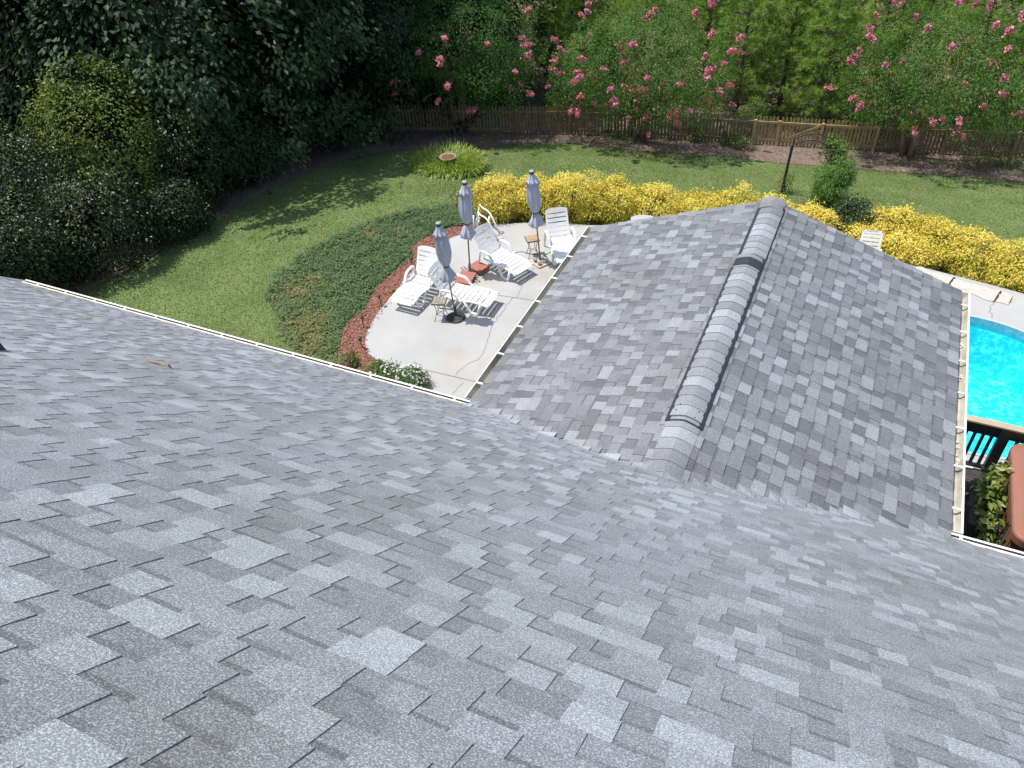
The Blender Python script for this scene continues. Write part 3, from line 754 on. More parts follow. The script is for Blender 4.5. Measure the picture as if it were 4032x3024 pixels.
while x < 6.5:
    if min(abs(x - p) for p in xp) > 0.115:
        m = MB(); m.box((x - 4.2, -.005, .95), (.05, .035, .72)); m.build('baluster', MAT['rail_black'], rail)
    x += .125
m = MB(); m.tube([(2.55, 11.33, .53), (3.02, 11.36, .53)], .02, 8)
tag(m.build('white_pipe', MAT['plastic']), 'short white pipe lying on the dark deck below the railing', 'pipe')

def rrect(x0, x1, y0, y1, r, n=6):
    out = []
    for cx, cy, a0 in ((x1 - r, y1 - r, 0), (x0 + r, y1 - r, 90), (x0 + r, y0 + r, 180), (x1 - r, y0 + r, 270)):
        for i in range(n + 1):
            a = math.radians(a0 + 90 * i / n); out.append((cx + r * math.cos(a), cy + r * math.sin(a)))
    return out
spa = thing('hot_tub', 'hot tub with brown padded vinyl cover on the dark deck', 'hot tub', (4.39, 10.25, .495))
def loft(rings):
    m = MB(); n = len(rings[0][0]); vs = []
    for poly, z in rings: vs += [(x, y, z) for x, y in poly]
    fs = [(j * n + i, j * n + (i + 1) % n, (j + 1) * n + (i + 1) % n, (j + 1) * n + i) for j in range(len(rings) - 1) for i in range(n)]
    fs += [tuple(range(n))[::-1], tuple((len(rings) - 1) * n + i for i in range(n))]
    return m.add(vs, fs)
h = 1.02
loft([(rrect(-.93, .93, -.93, .93, .16), 0), (rrect(-.93, .93, -.93, .93, .16), .74)]).build('cabinet', MAT['spa_wood'], spa)
for sx, sy in ((-1, -1), (-1, 1), (1, -1), (1, 1)):
    m = MB(); m.tube([(sx * .885, sy * .885, 0), (sx * .885, sy * .885, .735)], .085, 10); m.build('corner_panel', MAT['spa_dark'], spa)
for i in range(5):
    m = MB(); m.box((-.937, -.62 + i * .31, .37), (.016, .295, .70)); m.build('side_panel', MAT['spa_wood'], spa, bevel=.004)
loft([(rrect(-1.0, 1.0, -1.0, 1.0, .22), .742), (rrect(-1.03, 1.03, -1.03, 1.03, .24), .765), (rrect(-1.03, 1.03, -1.03, 1.03, .24), .80)]).build('shell_rim', MAT['spa_dark'], spa, smooth=False)
for s in (-1, 1):
    hx = lambda e, g: ((g, e) if s > 0 else (-e, -g))
    loft([(rrect(*hx(1.06, .008), -1.06, 1.06, .19), .70), (rrect(*hx(1.07, .006), -1.07, 1.07, .20), .84), (rrect(*hx(1.05, .012), -1.05, 1.05, .19), .875), (rrect(*hx(.95, .05), -.95, .95, .14), .895)]).build('cover', MAT['spa_cover'], spa, bevel=.01)
for yy in (-.72, .55):
    m = MB(); m.box((-1.078, yy, .62), (.012, .04, .34)); m.box((-1.085, yy, .46), (.02, .05, .07)); m.build('cover_strap', MAT['strap'], spa)

# ------------------------------------------------------------------ loungers
SEATP = [(0.0, .335), (.12, .318), (.30, .312), (.50, .325), (.68, .345), (.86, .342), (1.0, .325), (1.13, .300), (1.16, .28)]
def prof_at(P, u):
    L = [0]
    for a, b in zip(P[:-1], P[1:]): L.append(L[-1] + math.hypot(b[0] - a[0], b[1] - a[1]))
    u = max(0, min(1, u)) * L[-1]
    for i in range(len(P) - 1):
        if u <= L[i + 1] + 1e-9:
            k = (u - L[i]) / (L[i + 1] - L[i]); a, b = P[i], P[i + 1]
            d = Vector((b[0] - a[0], b[1] - a[1])).normalized()
            return a[0] * (1 - k) + b[0] * k, a[1] * (1 - k) + b[1] * k, Vector((-d[1], d[0]))
def slat(m, P, u0, u1, v0, v1, dish, th=.016, nv=6, nu=2):
    vs = []
    for side in (0, 1):
        for i in range(nu + 1):
            x, z, nr = prof_at(P, u0 + (u1 - u0) * i / nu)
            for j in range(nv + 1):
                v = v0 + (v1 - v0) * j / nv; q = 2 * (v - v0) / (v1 - v0) - 1; dd = -dish * (1 - q * q) - side * th
                vs.append((x + nr[0] * dd, v, z + nr[1] * dd))
    W1 = nv + 1; B = (nu + 1) * W1; fs = []
    for i in range(nu):
        for j in range(nv):
            a = i * W1 + j; fs += [(a, a + W1, a + W1 + 1, a + 1)[::-1], (B + a, B + a + 1, B + a + W1 + 1, B + a + W1)[::-1]]
    for j in range(nv):
        fs += [(j, j + 1, B + j + 1, B + j)[::-1]]; a = nu * W1 + j; fs += [(a, B + a, B + a + 1, a + 1)[::-1]]
    for i in range(nu):
        a = i * W1; fs += [(a, B + a, B + a + W1, a + W1)[::-1]]; a = i * W1 + nv; fs += [(a, a + W1, B + a + W1, B + a)[::-1]]
    m.add(vs, fs)
BL = .74
def make_lounger(name, label, loc, rz, group, back=58):
    t = thing(name, label, 'lounger', loc, rz, group); W = .325
    pl = MAT['plastic']
    # seat: two side strips, end strip, slats
    for s in (-1, 1):
        m = MB(); slat(m, SEATP, 0, 1, s * W if s < 0 else W - .055, -W + .055 if s < 0 else W, 0, .03, 2, 12); m.build('seat_rail', pl, t)
    nS = 8
    for i in range(nS):
        u0 = .01 + i * .945 / nS; u1 = u0 + .945 / nS - .027
        m = MB(); slat(m, SEATP, u0, u1, -W + .054, W - .054, .014); m.build('slat', pl, t)
    m = MB(); slat(m, SEATP, .945, 1.0, -W + .054, W - .054, .006, .03); m.build('end_rail', pl, t)
    for s in (-1, 1):
        m = MB(); m.tube([(1.10, s * (W - .03), .30), (1.145, s * (W - .03), .315), (1.155, s * (W - .03), .335)], [.02, .022, .012], 8); m.build('lip', pl, t)
    # backrest
    a = math.radians(back); BP = [(0.0 - .02, .335)]
    for i in range(1, 9):
        k = i / 8; ang = a + (k - .5) * .16; BP.append((BP[-1][0] - math.cos(ang) * BL / 8, BP[-1][1] + math.sin(ang) * BL / 8))
    BP2 = [(p[0], p[1]) for p in BP]
    bw = .295
    for s in (-1, 1):
        m = MB(); slat(m, BP2, 0.02, .93, -bw if s < 0 else bw - .05, -bw + .05 if s < 0 else bw, 0, -.022, 2, 8); m.build('back_rail', pl, t)
    nb = 5
    for i in range(nb):
        u0 = .03 + i * .80 / nb; u1 = u0 + .80 / nb - .036
        m = MB(); slat(m, BP2, u0, u1, -bw + .049, bw - .049, -.010, -.016); m.build('back_slat', pl, t)
    # rounded head piece
    m = MB(); vs = []; n = 10
    for side in (0, 1):
        for j in range(n + 1):
            q = -1 + 2 * j / n; v = q * bw
            for u in (.825, min(1.0, .925 + .075 * (1 - abs(q) ** 3))):
                x, z, nr = prof_at(BP2, u); x += nr[0] * .022 * side; z += nr[1] * .022 * side; vs.append((x, v, z))
    B = 2 * (n + 1); fs = []
    for j in range(n):
        k = 2 * j; fs += [(k, k + 1, k + 3, k + 2), (B + k, B + k + 2, B + k + 3, B + k + 1), (k + 1, B + k + 1, B + k + 3, k + 3), (k, k + 2, B + k + 2, B + k)]
    fs += [(0, B, B + 1, 1), (2 * n, 2 * n + 1, B + 2 * n + 1, B + 2 * n)]
    m.add(vs, fs); m.build('headrest', pl, t)
    for s in (-1, 1):
        y = s * (W + .015)
        m = MB(); m.tube([(-.16, y + s * .03, 0), (-.105, y + s * .02, .30), (-.06, y + s * .015, .50), (-.02, y + s * .015, .535)], [.026, .030, .032, .03], 8, sx=.8); m.build('rear_leg', pl, t, smooth=True)
        m = MB(); vs = [(-.05, .525), (.02, .545), (.18, .54), (.27, .52), (.33, .45), (.40, .345), (.46, .32)]
        for (a0, b0) in zip(vs[:-1], vs[1:]): m.bar((a0[0], y + s * .01, a0[1]), (b0[0], y + s * .01, b0[1]), .065, .04)
        m.build('armrest', pl, t, bevel=.008)
        m = MB(); yl = s * (W - .02)
        m.tube([(.52, yl, .315), (.60, yl + s * .01, .17), (.67, yl + s * .015, .035), (.70, yl + s * .015, .02), (.84, yl + s * .015, .02), (.87, yl + s * .015, .04), (.91, yl + s * .01, .18), (.95, yl, .315)], [.036, .034, .032, .03, .03, .032, .034, .036], 8); m.build('front_leg', pl, t, smooth=True)
    m = MB(); m.tube([(-.12, -W, .22), (-.12, W, .22)], .016, 8); m.build('cross_bar', pl, t)
    m = MB(); m.tube([(-.10, -.2, .25), (-.27, -.2, .58)], .014, 6); m.tube([(-.10, .2, .25), (-.27, .2, .58)], .014, 6); m.build('back_prop', pl, t)
    return t
LG = 'white plastic loungers on the patio'
def dirz(dx, dy): return math.atan2(dy, dx)
make_lounger('sun_lounger', 'white slatted lounger nearest the red mulch, facing the house', (-9.20, 13.62, 0), dirz(-.03, -1), LG, 66)
make_lounger('sun_lounger', 'white lounger beside the umbrella with round black base', (-8.33, 13.32, 0), dirz(1, .02), LG, 58)
make_lounger('sun_lounger', 'white lounger between red pavers and the board with weights', (-8.09, 15.19, 0), dirz(.94, -.35), LG, 62)
make_lounger('sun_lounger', 'white lounger half hidden behind the left roof gutter', (-6.76, 16.50, 0), dirz(.57, -.82), LG, 64)
make_lounger('sun_lounger', 'white lounger with only its backrest tip above the far roof edge', (-4.60, 16.80, 0), dirz(.35, -.93), LG, 64)

chair = thing('patio_chair', 'white slatted chair back showing above the right roof edge', 'chair', (.70, 17.72, 0), math.radians(-84))
for sx, sy in ((-.2, -.24), (-.2, .24), (.24, -.24), (.24, .24)):
    m = MB(); m.tube([(sx * 1.1, sy * 1.05, 0), (sx, sy, .42)], [.022, .026], 8); m.build('leg', MAT['plastic'], chair)
CS = [(-.24, .40), (0, .39), (.24, .42)]
for i in range(5):
    m = MB(); slat(m, CS, i / 5 + .01, (i + 1) / 5 - .02, -.23, .23, .012); m.build('seat_slat', MAT['plastic'], chair)
CB = [(-.24, .40), (-.32, .63), (-.45, 1.0)]
for s in (-1, 1):
    m = MB(); slat(m, CB, 0, .93, -.235 if s < 0 else .185, -.185 if s < 0 else .235, 0, -.02, 2, 6); m.build('back_rail', MAT['plastic'], chair)
for i in range(4):
    m = MB(); slat(m, CB, .30 + i * .15, .30 + i * .15 + .105, -.186, .186, 0, -.018); m.build('back_slat', MAT['plastic'], chair)
m = MB(); slat(m, CB, .88, 1.0, -.20, .20, 0, -.02); slat(m, CB, .95, 1.04, -.13, .13, 0, -.02); m.build('top_rail', MAT['plastic'], chair)
for s in (-1, 1):
    m = MB(); m.bar((-.28, s * .25, .62), (.22, s * .27, .60), .05, .025); m.bar((.22, s * .27, .6), (.24, s * .25, .4), .04, .03); m.build('armrest', MAT['plastic'], chair)

# ------------------------------------------------------------------ umbrellas
def make_umbrella(label, base, topxy, seed, twist=0.0):
    t = thing('patio_umbrella', label, 'umbrella', base, 0, 'closed umbrellas on the patio')
    b = Vector((0, 0, 1)); d = Vector((topxy[0] - base[0], topxy[1] - base[1], 2.5)).normalized()
    t.rotation_mode = 'QUATERNION'; t.rotation_quaternion = Vector((0, 0, 1)).rotation_difference(d) @ Matrix.Rotation(seed * 1.3, 4, 'Z').to_quaternion()
    m = MB(); m.tube([(0, 0, 0), (0, 0, 2.46)], .019, 10); m.build('pole', MAT['bronze'], t, smooth=True)
    m = MB(); m.tube([(0, 0, -.02), (0, 0, .30)], .027, 10); m.tube([(.03, 0, .25), (.06, 0, .25)], .012, 6); m.build('pole_sleeve', MAT['bronze'], t)
    ph = [random.Random(seed + i).uniform(0, 6.28) for i in range(6)]
    def pleat(amp):
        def fn(th, i, r, amp=amp):
            z = i * .35
            return r * (1 + amp * (.55 * math.sin(8 * th + ph[0] + twist * z) + .35 * math.sin(5 * th + ph[1] + .4 * z) + .25 * math.sin(13 * th + ph[2] - .3 * z)))
        return fn
    body = [(.060, 1.425), (.085, 1.47), (.115, 1.56), (.138, 1.68), (.150, 1.80), (.147, 1.95), (.134, 2.10), (.115, 2.24), (.095, 2.32)]
    m = MB(); m.lathe(body, 56, fn=pleat(.22), capt=True, capb=True); can = m.build('canopy', MAT['canvas'], t, smooth=True)
    fr = [(.058, 1.43), (.085, 1.36), (.125, 1.27), (.155, 1.18), (.172, 1.12), (.170, 1.08), (.135, 1.10), (.05, 1.36)]
    def fr_fn(th, i, r):
        k = i / 5 if i <= 5 else .6
        return r * (1 + min(1, k) * (.20 * math.sin(8 * th + ph[3]) + .10 * math.sin(5 * th + ph[4])))
    m = MB(); m.lathe(fr, 64, fn=fr_fn, capt=False, capb=False)
    for j in range(len(m.v)):
        x, y, z = m.v[j]
        if z < 1.2: th = math.atan2(y, x); m.v[j] = (x, y, z + .025 * math.sin(8 * th + ph[3] + 1) + .02 * math.sin(3 * th + ph[5]))
    m.build('skirt', MAT['canvas'], t, smooth=True)
    vf = [(.050, 2.475), (.060, 2.44), (.082, 2.37), (.122, 2.28), (.165, 2.205), (.155, 2.21), (.078, 2.37)]
    def vfn(th, i, r):
        k = min(1, i / 4); return r * (1 + k * (.16 * math.sin(8 * th + ph[2]) + .06 * math.sin(3 * th + ph[1])))
    m = MB(); m.lathe(vf[::-1], 56, fn=lambda th, i, r: vfn(th, 6 - i, r), capt=False, capb=False); m.build('vent_flap', MAT['canvas'], t, smooth=True)
    m = MB(); m.lathe([(.058, 2.46), (.064, 2.465), (.064, 2.50), (.055, 2.505)], 20); cp = m.build('top_collar', MAT['strap'], t)
    m = MB(); m.lathe([(.060, 2.506), (.060, 2.53), (.052, 2.538), (.0, 2.540)], 20, capt=False); m.build('cap', MAT['cap_grey'], cp, smooth=True)
    m = MB(); m.lathe([(.066, 1.40), (.072, 1.41), (.072, 1.445), (.066, 1.455)], 28, fn=lambda th, i, r: r * (1 + .05 * math.sin(5 * th)), capt=False, capb=False); m.tube([(.06, .03, 1.42), (.09, .05, 1.36), (.085, .06, 1.28)], .008, 5); m.build('tie_strap', MAT['strap'], t)
    for k in range(8):
        a = k * math.pi / 4; m = MB(); m.tube([(.04 * math.cos(a), .04 * math.sin(a), 1.08), (.03 * math.cos(a), .03 * math.sin(a), 1.45)], .006, 4); m.build('rib', MAT['bronze'], t)
    return t
make_umbrella('closed umbrella standing in a round black cast base', (-7.905, 12.735, .05), (-8.01, 12.67), 1, .5)
make_umbrella('closed umbrella weighted by two red pavers', (-8.41, 14.50, .06), (-8.33, 14.55), 2, 0)
make_umbrella('closed umbrella on a tan square board held by weights', (-6.93, 15.60, .06), (-7.05, 15.55), 3, .25)

t = thing('umbrella_stand', 'round black cast umbrella base with scroll pattern', 'umbrella stand', (-7.905, 12.735, .004))
m = MB(); m.lathe([(.225, 0), (.232, .02), (.215, .038), (.17, .05), (.10, .065), (.05, .075)], 40); m.build('base_plate', MAT['resin_black'], t)
m = MB(); m.tube([(0, 0, .06), (0, 0, .34)], .034, 12); m.build('socket', MAT['iron'], t)
for k in range(10):
    a = k * math.pi / 5; m = MB()
    m.tube([(math.cos(a + q * .09) * (.09 + .055 * (1 - abs(q) / 3) + .012 * q), math.sin(a + q * .09) * (.09 + .055 * (1 - abs(q) / 3) + .012 * q), .064 - .006 * (3 - abs(q)) / 3) for q in range(-3, 4)], .007, 5); m.build('scroll', MAT['iron'], t)

t = thing('umbrella_stand', 'low grey frame umbrella stand under the red pavers', 'umbrella stand', (-8.41, 14.50, .004))
R_ = math.radians(-20)
m = MB()
for a, b in (((-.42, -.04), (.42, -.04)), ((-.42, .04), (.42, .04)), ((-.04, -.42), (-.04, .42)), ((.04, -.42), (.04, .42))):
    m.bar((a[0], a[1], .02), (b[0], b[1], .02), .03, .035)
t.rotation_euler = (0, 0, math.radians(55)); m.build('cross_frame', MAT['stone'], t)
m = MB(); m.tube([(0, 0, .02), (0, 0, .30)], .032, 12); m.build('socket', MAT['bronze'], t)
def paver(label, c, rz, tilt, n=1):
    o = thing('paver', label, 'paver', c, rz, 'red pavers on the umbrella stand'); o.rotation_euler = (tilt[0], tilt[1], rz)
    return o
for (label, c, rz, tl) in (('flat red square paver tilted over the stand, nearer the house', (-8.40, 14.235, .088), math.radians(4), (.10, 0)),
                           ('upper red paver of the pair behind the pole', (-8.30, 14.76, .118), math.radians(-14), (0, .05)),
                           ('lower red paver of the pair behind the pole', (-8.29, 14.76, .066), math.radians(-9), (0, .03))):
    m = MB(); m.box((0, 0, 0), (.41, .47 if 'flat' in label else .36, .045)); o = m.build('paver', MAT['paver_red'], bevel=.006); o.location = c; o.rotation_euler = (tl[0], tl[1], rz)
    tag(o, label, 'paver', 'red pavers on the umbrella stand')
m = MB(); m.box((0, 0, 0), (.41, .41, .045)); o = m.build('board', MAT['board_tan'], bevel=.006); o.location = (-6.925, 15.63, .028); o.rotation_euler = (0, 0, math.radians(-31))
tag(o, 'tan square slab under the umbrella with weights', 'slab')
for i, (c, rz, lab) in enumerate((((-6.84, 15.56, .115), 53, 'weathered dumbbell in front of the umbrella pole on the tan slab'), ((-7.00, 15.655, .115), 53, 'weathered dumbbell behind the umbrella pole on the tan slab'))):
    o = thing('dumbbell', lab, 'dumbbell', c, math.radians(rz), 'dumbbells on the tan slab')
    m = MB(); m.tube([(-.09, 0, 0), (.09, 0, 0)], .016, 8); m.build('handle', MAT['cap_grey'], o)
    for s in (-1, 1):
        m = MB(); m.tube([(s * .065, 0, 0), (s * .08, 0, 0), (s * .135, 0, 0), (s * .15, 0, 0)], [.045, .06, .06, .045], 6); m.build('weight', MAT['dumb'], o)

# side tables
def side_table(label, c, rz, cols):
    t = thing('side_table', label, 'table', c, rz, 'stone topped side tables')
    m = MB(); m.box((0, 0, .495), (.335, .335, .018)); m.build('table_frame', MAT['iron'], t)
    n = 4; s = .31 / n
    mats = [MAT['tile%d' % k] for k in range(4)]
    for i in range(n):
        for j in range(n):
            m = MB(); m.box((0, 0, 0), (s - .005, s - .005, .012)); o = m.build('stone_tile', mats[cols[(i * 3 + j * 5 + i * j) % len(cols)]], t); o.location = ((i - 1.5) * s, (j - 1.5) * s, .510)
    for k in range(4):
        sx, sy = ((-1, -1), (-1, 1), (1, 1), (1, -1))[k]
        m = MB(); m.tube([(sx * .12, sy * .12, .49), (sx * .085, sy * .085, .34), (sx * .085, sy * .085, .2), (sx * .12, sy * .12, .06), (sx * .15, sy * .15, 0)], .008, 6); m.build('leg', MAT['iron'], t)
    for a, b in (((-1, -1), (1, 1)), ((-1, 1), (1, -1))):
        m = MB(); m.tube([(a[0] * .09, a[1] * .09, .16), (0, 0, .19), (b[0] * .09, b[1] * .09, .16)], .006, 5); m.build('brace', MAT['iron'], t)
for k, c in enumerate(((.30, .26, .20), (.20, .22, .20), (.42, .30, .18), (.48, .24, .12))): MAT['tile%d' % k] = simple('slate_tile_%d' % k, c, .6, .22, 30)
side_table('grey and tan stone side table beside the black umbrella base', (-8.225, 12.61, 0), math.radians(17), [0, 1, 2, 0, 1])
side_table('rust coloured stone side table beside the umbrella with weights', (-7.275, 15.905, 0), math.radians(38), [2, 3, 2, 3, 0])

# pool ladder, cord, path lights, tarp
t = thing('pool_ladder', 'white tubular pool ladder standing behind a lounger', 'ladder', (-8.9, 16.35, 0))
def LT(name, pts, r=.022): m = MB(); m.tube([(x + 8.9, y - 16.35, z) for x, y, z in pts], r, 8); m.build(name, MAT['plastic'], t, smooth=True)
for s, dx, dy in ((0, 0, 0), (1, -.13, .38)):
    LT('side_rail', [(-9.25 + dx, 16.63 + dy * .2, 0), (-9.22 + dx, 16.62 + dy, .45), (-9.18 + dx, 16.60 + dy, .56), (-9.05 + dx, 16.52 + dy, .53), (-8.86 + dx, 16.40 + dy, .56), (-8.70 + dx, 16.28 + dy, .53), (-8.56 + dx, 16.20 + dy, .36), (-8.44 + dx, 16.20 + dy, .10), (-8.36 + dx, 16.32 + dy, .02)])
LT('upright', [(-9.36, 16.60, 0), (-9.34, 16.62, .42)]); LT('upright', [(-8.88, 16.22, 0), (-8.78, 16.5, .56)])
for z in (.14, .30): LT('step', [(-9.25, 16.62, z), (-9.36, 17.0, z)], .03)
LT('foot_bar', [(-9.30, 16.22, .025), (-8.95, 16.1, .025)]); LT('foot_bar', [(-8.62, 16.25, .025), (-8.36, 16.40, .025)])
m = MB(); m.tube([(-7.95, 15.80, .008), (-7.90, 15.84, .008), (-7.76, 15.87, .008), (-7.59, 15.97, .008), (-7.44, 15.94, .008), (-7.21, 15.96, .008), (-7.00, 15.99, .008), (-6.90, 16.17, .008), (-6.75, 16.28, .008), (-6.6, 16.3, .008)], .008, 5)
tag(m.build('cord', MAT['iron']), 'thin dark cord lying across the patio behind the stone table', 'cord')
def path_light(c, label, lean):
    t = thing('path_light', label, 'path light', c, rnd.uniform(0, 6), 'black path lights along the mulch edge')
    m = MB(); m.tube([(0, 0, -.03), (lean, 0, .24)], .012, 6); m.build('stake', MAT['iron'], t)
    m = MB(); m.lathe([(.02, .23), (.028, .25), (.028, .30), (.05, .305), (.045, .325), (.015, .34)], 10, (lean, 0, 0)); m.build('lamp_head', MAT['iron'], t)
path_light((-9.99, 14.30, 0), 'black path light behind the lounger nearest the mulch', .01)
path_light((-9.87, 12.55, 0), 'black path light beside the foot of the left lounger', -.02)
path_light((-9.80, 11.62, 0), 'black path light on the mulch halfway down the patio curve', .03)
path_light((-9.42, 10.98, 0), 'leaning black path light nearest the white flowers', .06)
t = thing('pool_cover', 'rolled beige pool cover lying on the concrete by the hedge', 'pool cover', (2.9, 18.02, 0), math.radians(-14))
m = MB(); nx, ny = 42, 16; vs = []
for a in range(nx + 1):
    for b in range(ny + 1):
        x = -1.15 + 2.15 * a / nx; q = -1 + 2 * b / ny; wob = .03 * math.sin(a * .5 + 1) + .02 * math.sin(a * .23)
        y = q * (.25 + .03 * math.sin(a * .4)) + wob
        z = .012 + (1 - q * q) * .055 + (1 - abs(q) ** 3) * (.020 * math.sin(9 * q + .25 * a) + .012 * math.sin(17 * q - .4 * a + 1) + .008 * math.sin(a * 1.1 + 5 * q))
        vs.append((x, y, max(.006, z)))
m.add(vs, [(a * (ny + 1) + b, (a + 1) * (ny + 1) + b, (a + 1) * (ny + 1) + b + 1, a * (ny + 1) + b + 1) for a in range(nx) for b in range(ny)]); m.build('cloth', MAT['tarp'], t, smooth=True)
for x in (-.3, .72):
    m = MB(); m.tube([(x, -.26, .01), (x + .01, -.12, .085), (x + .02, .12, .085), (x + .03, .26, .01)], .018, 6); m.build('strap', MAT['strap'], t)

# ------------------------------------------------------------------ fence
def seg_pts(P):
    P = np.array(P, float); L = np.r_[0, np.cumsum(np.hypot(*np.diff(P, axis=0).T))]
    return P, L
FP, FL = seg_pts([(-24, 20.4), (-13.6, 25.55), (-10.56, 27.05), (-8.78, 27.6), (-5.12, 28.55), (-3.05, 29.05), (0.3, 29.78), (4.85, 30.75), (9.5, 31.8)])
def fat(u): return np.array([np.interp(u, FL, FP[:, 0]), np.interp(u, FL, FP[:, 1])])
def picket_mesh(name, mat):
    m = MB(); w, th, h = .088, .018, 1.07
    poly = [(-w / 2, 0), (w / 2, 0), (w / 2, h - .15), (w * .36, h - .12), (w * .46, h - .07), (w * .22, h - .02), (0, h), (-w * .22, h - .02), (-w * .46, h - .07), (-w * .36, h - .12), (-w / 2, h - .15)]
    n = len(poly); vs = [(x, -th / 2, z) for x, z in poly] + [(x, th / 2, z) for x, z in poly]
    m.add(vs, [tuple(range(n)), tuple(range(n, 2 * n))[::-1]] + [(i, n + i, n + (i + 1) % n, (i + 1) % n) for i in range(n)])
    o = m.build(name, mat); me = o.data; bpy.data.objects.remove(o); return me
PK_OLD, PK_NEW = picket_mesh('picket', MAT['fence_old']), picket_mesh('picket', MAT['fence_new'])
def fence_run(name, label, cat, u0, u1, mat, pk, posts, brace=False, sec=2.4):
    c = fat((u0 + u1) / 2); t = thing(name, label, cat, (c[0], c[1], T(*c)))
    o3 = Vector(t.location)
    u = u0 + .06
    while u < u1 - .03:
        p = fat(u); q = fat(u + .05); d = q - p; a = math.atan2(d[1], d[0])
        o = link('picket', pk, parent=t); o.location = Vector((p[0] - .03 * -math.sin(a), p[1] + .03 * math.cos(a), T(*p) + .03)) - o3
        o.rotation_euler = (rnd.uniform(-.01, .01), rnd.uniform(-.02, .02), a); u += .127
    def P3(u, z, off=-.03):
        p = fat(u); q = fat(u + .05); d = (q - p) / (np.hypot(*(q - p)) + 1e-9)
        return Vector((p[0] - d[1] * off, p[1] + d[0] * off, T(*p) + z)) - o3
    us = list(np.arange(u0, u1, sec)) + [u1]
    for a, b in zip(us[:-1], us[1:]):
        for z in (.20, .88):
            m = MB(); m.bar(P3(a, z), P3(b, z), .045, .09); m.build('rail', mat, t)
    for u in posts:
        m = MB(); p = P3(u, .45, -.055); m.box(p, (.10, .10, 1.05)); m.build('post', mat, t)
    if brace:
        m = MB(); m.bar(P3(u0 + .1, .22, -.055), P3(u1 - .15, .86, -.055), .04, .085); m.build('brace', mat, t)
        m = MB(); m.box(P3(u1 - .1, .62, -.07), (.12, .03, .05)); m.build('latch', MAT['iron'], t)
    return t
def u_of(x): return float(np.interp(x, FP[:, 0], FL))
uA, uB, uC, uD, uE = u_of(-10.56), u_of(-3.95), u_of(-3.05), u_of(-1.5), u_of(.3)
fence_run('picket_fence', 'dark weathered picket fence in shade left of the pink tree', 'fence', u_of(-21), uA, MAT['fence_old'], PK_OLD, [u_of(-21) + 2.4 * i for i in range(5)])
fence_run('picket_fence', 'weathered picket fence running behind the middle pink flowering tree', 'fence', uA, uB, MAT['fence_old'], PK_OLD, [uA + 2.33 * i for i in range(3)])
fence_run('picket_fence', 'short tan picket section left of the braced gate', 'fence', uB, uC, MAT['fence_new'], PK_NEW, [uB + .04, uC - .02])
fence_run('picket_gate', 'tan picket gate with a diagonal brace', 'gate', uC + .03, uD - .03, MAT['fence_new'], PK_NEW, [uD - .08], True, 1.6)
fence_run('picket_fence', 'sunlit tan picket section right of the braced gate', 'fence', uD, uE, MAT['fence_new'], PK_NEW, [uE - .02], False, 2.2)
fence_run('picket_fence', 'weathered picket fence behind the right pink tree', 'fence', uE, FL[-1], MAT['fence_old'], PK_OLD, [uE + 2.3 * i for i in range(1, 5)])

# arbor
t = thing('garden_arch', 'black metal garden arch with a vine on its right side', 'garden arch', (-1.40, 23.75, T(-1.4, 23.75)))
zb = T(-1.4, 23.75)
for yy in (-.24, .24):
    pts = []
    for i in range(15):
        q = -1 + i / 7; pts.append((q * .61, yy, 1.62 + .28 * math.cos(q * math.pi / 2) - .03 * q))
    m = MB(); m.tube([(-.66, yy, -.02)] + [(-.645, yy, .8)] + pts + [(.635, yy, .8), (.64, yy, -.02)], .025, 6); m.build('hoop', MAT['iron'], t, smooth=True)
for s in (-1, 1):
    for k in range(6):
        m = MB(); z = .15 + k * .27; m.bar((s * .65, -.24, z), (s * .645, .24, z), .018, .018); m.build('rung', MAT['iron'], t)
    for yy in (-.10, .10):
        m = MB(); m.tube([(s * .65, yy, 0), (s * .615, yy, 1.62)], .012, 5); m.build('lattice_bar', MAT['iron'], t)
for q in (-.7, -.35, 0, .35, .7):
    m = MB(); m.bar((q * .61, -.24, 1.62 + .28 * math.cos(q * math.pi / 2)), (q * .61, .24, 1.62 + .28 * math.cos(q * math.pi / 2)), .014, .014); m.build('rung', MAT['iron'], t)

# ------------------------------------------------------------------ plants: generic
def plant(name, label, cat, base, crowns, mat, per, cr, leaf, wid, mu, sd, group=None, stems=5, up=.6, flat=.5, droop=.2, jit=.7, zlo=-.5, shell=.6, amp=.22, stem_mat=None, part_name='foliage', lsd=.1, toneh=0.0):
    """crowns: list of (centre offset, radii, number of clumps)"""
    z = T(*base); t = thing(name, label, cat, (base[0], base[1], z), 0, group); gs = []
    for (c, r, n) in crowns:
        P, nr = clumps(c, r, n, shell, amp, 3.0, zlo)
        P[:, 2] = np.maximum(P[:, 2], .03)
        V, F, tn = foliage(P, nr, per, cr, leaf, wid, mu, sd, up, flat, droop, jit, lsd)
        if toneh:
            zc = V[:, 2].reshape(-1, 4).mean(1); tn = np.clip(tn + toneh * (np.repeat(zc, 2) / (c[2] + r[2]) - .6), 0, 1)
        V[:, 2] = np.maximum(V[:, 2], .01); gs.append((V, F, tn))
    geo_obj(part_name, cat_geo(gs), mat, t)
    m = MB(); R = random.Random(int(abs(base[0] * 1000)))
    for (c, r, n) in crowns:
        for k in range(stems):
            d = Vector((R.uniform(-1, 1) * r[0] * .7, R.uniform(-1, 1) * r[1] * .7, r[2] * R.uniform(-.1, .7))); e = Vector(c) + d
            s = Vector((e.x * .15, e.y * .15, -.05)); m.tube([s, s.lerp(e, .5) + Vector((0, 0, .08)), e], [.022, .014, .004], 5)
    m.build('stems', stem_mat or MAT['bark'], t)
    return t

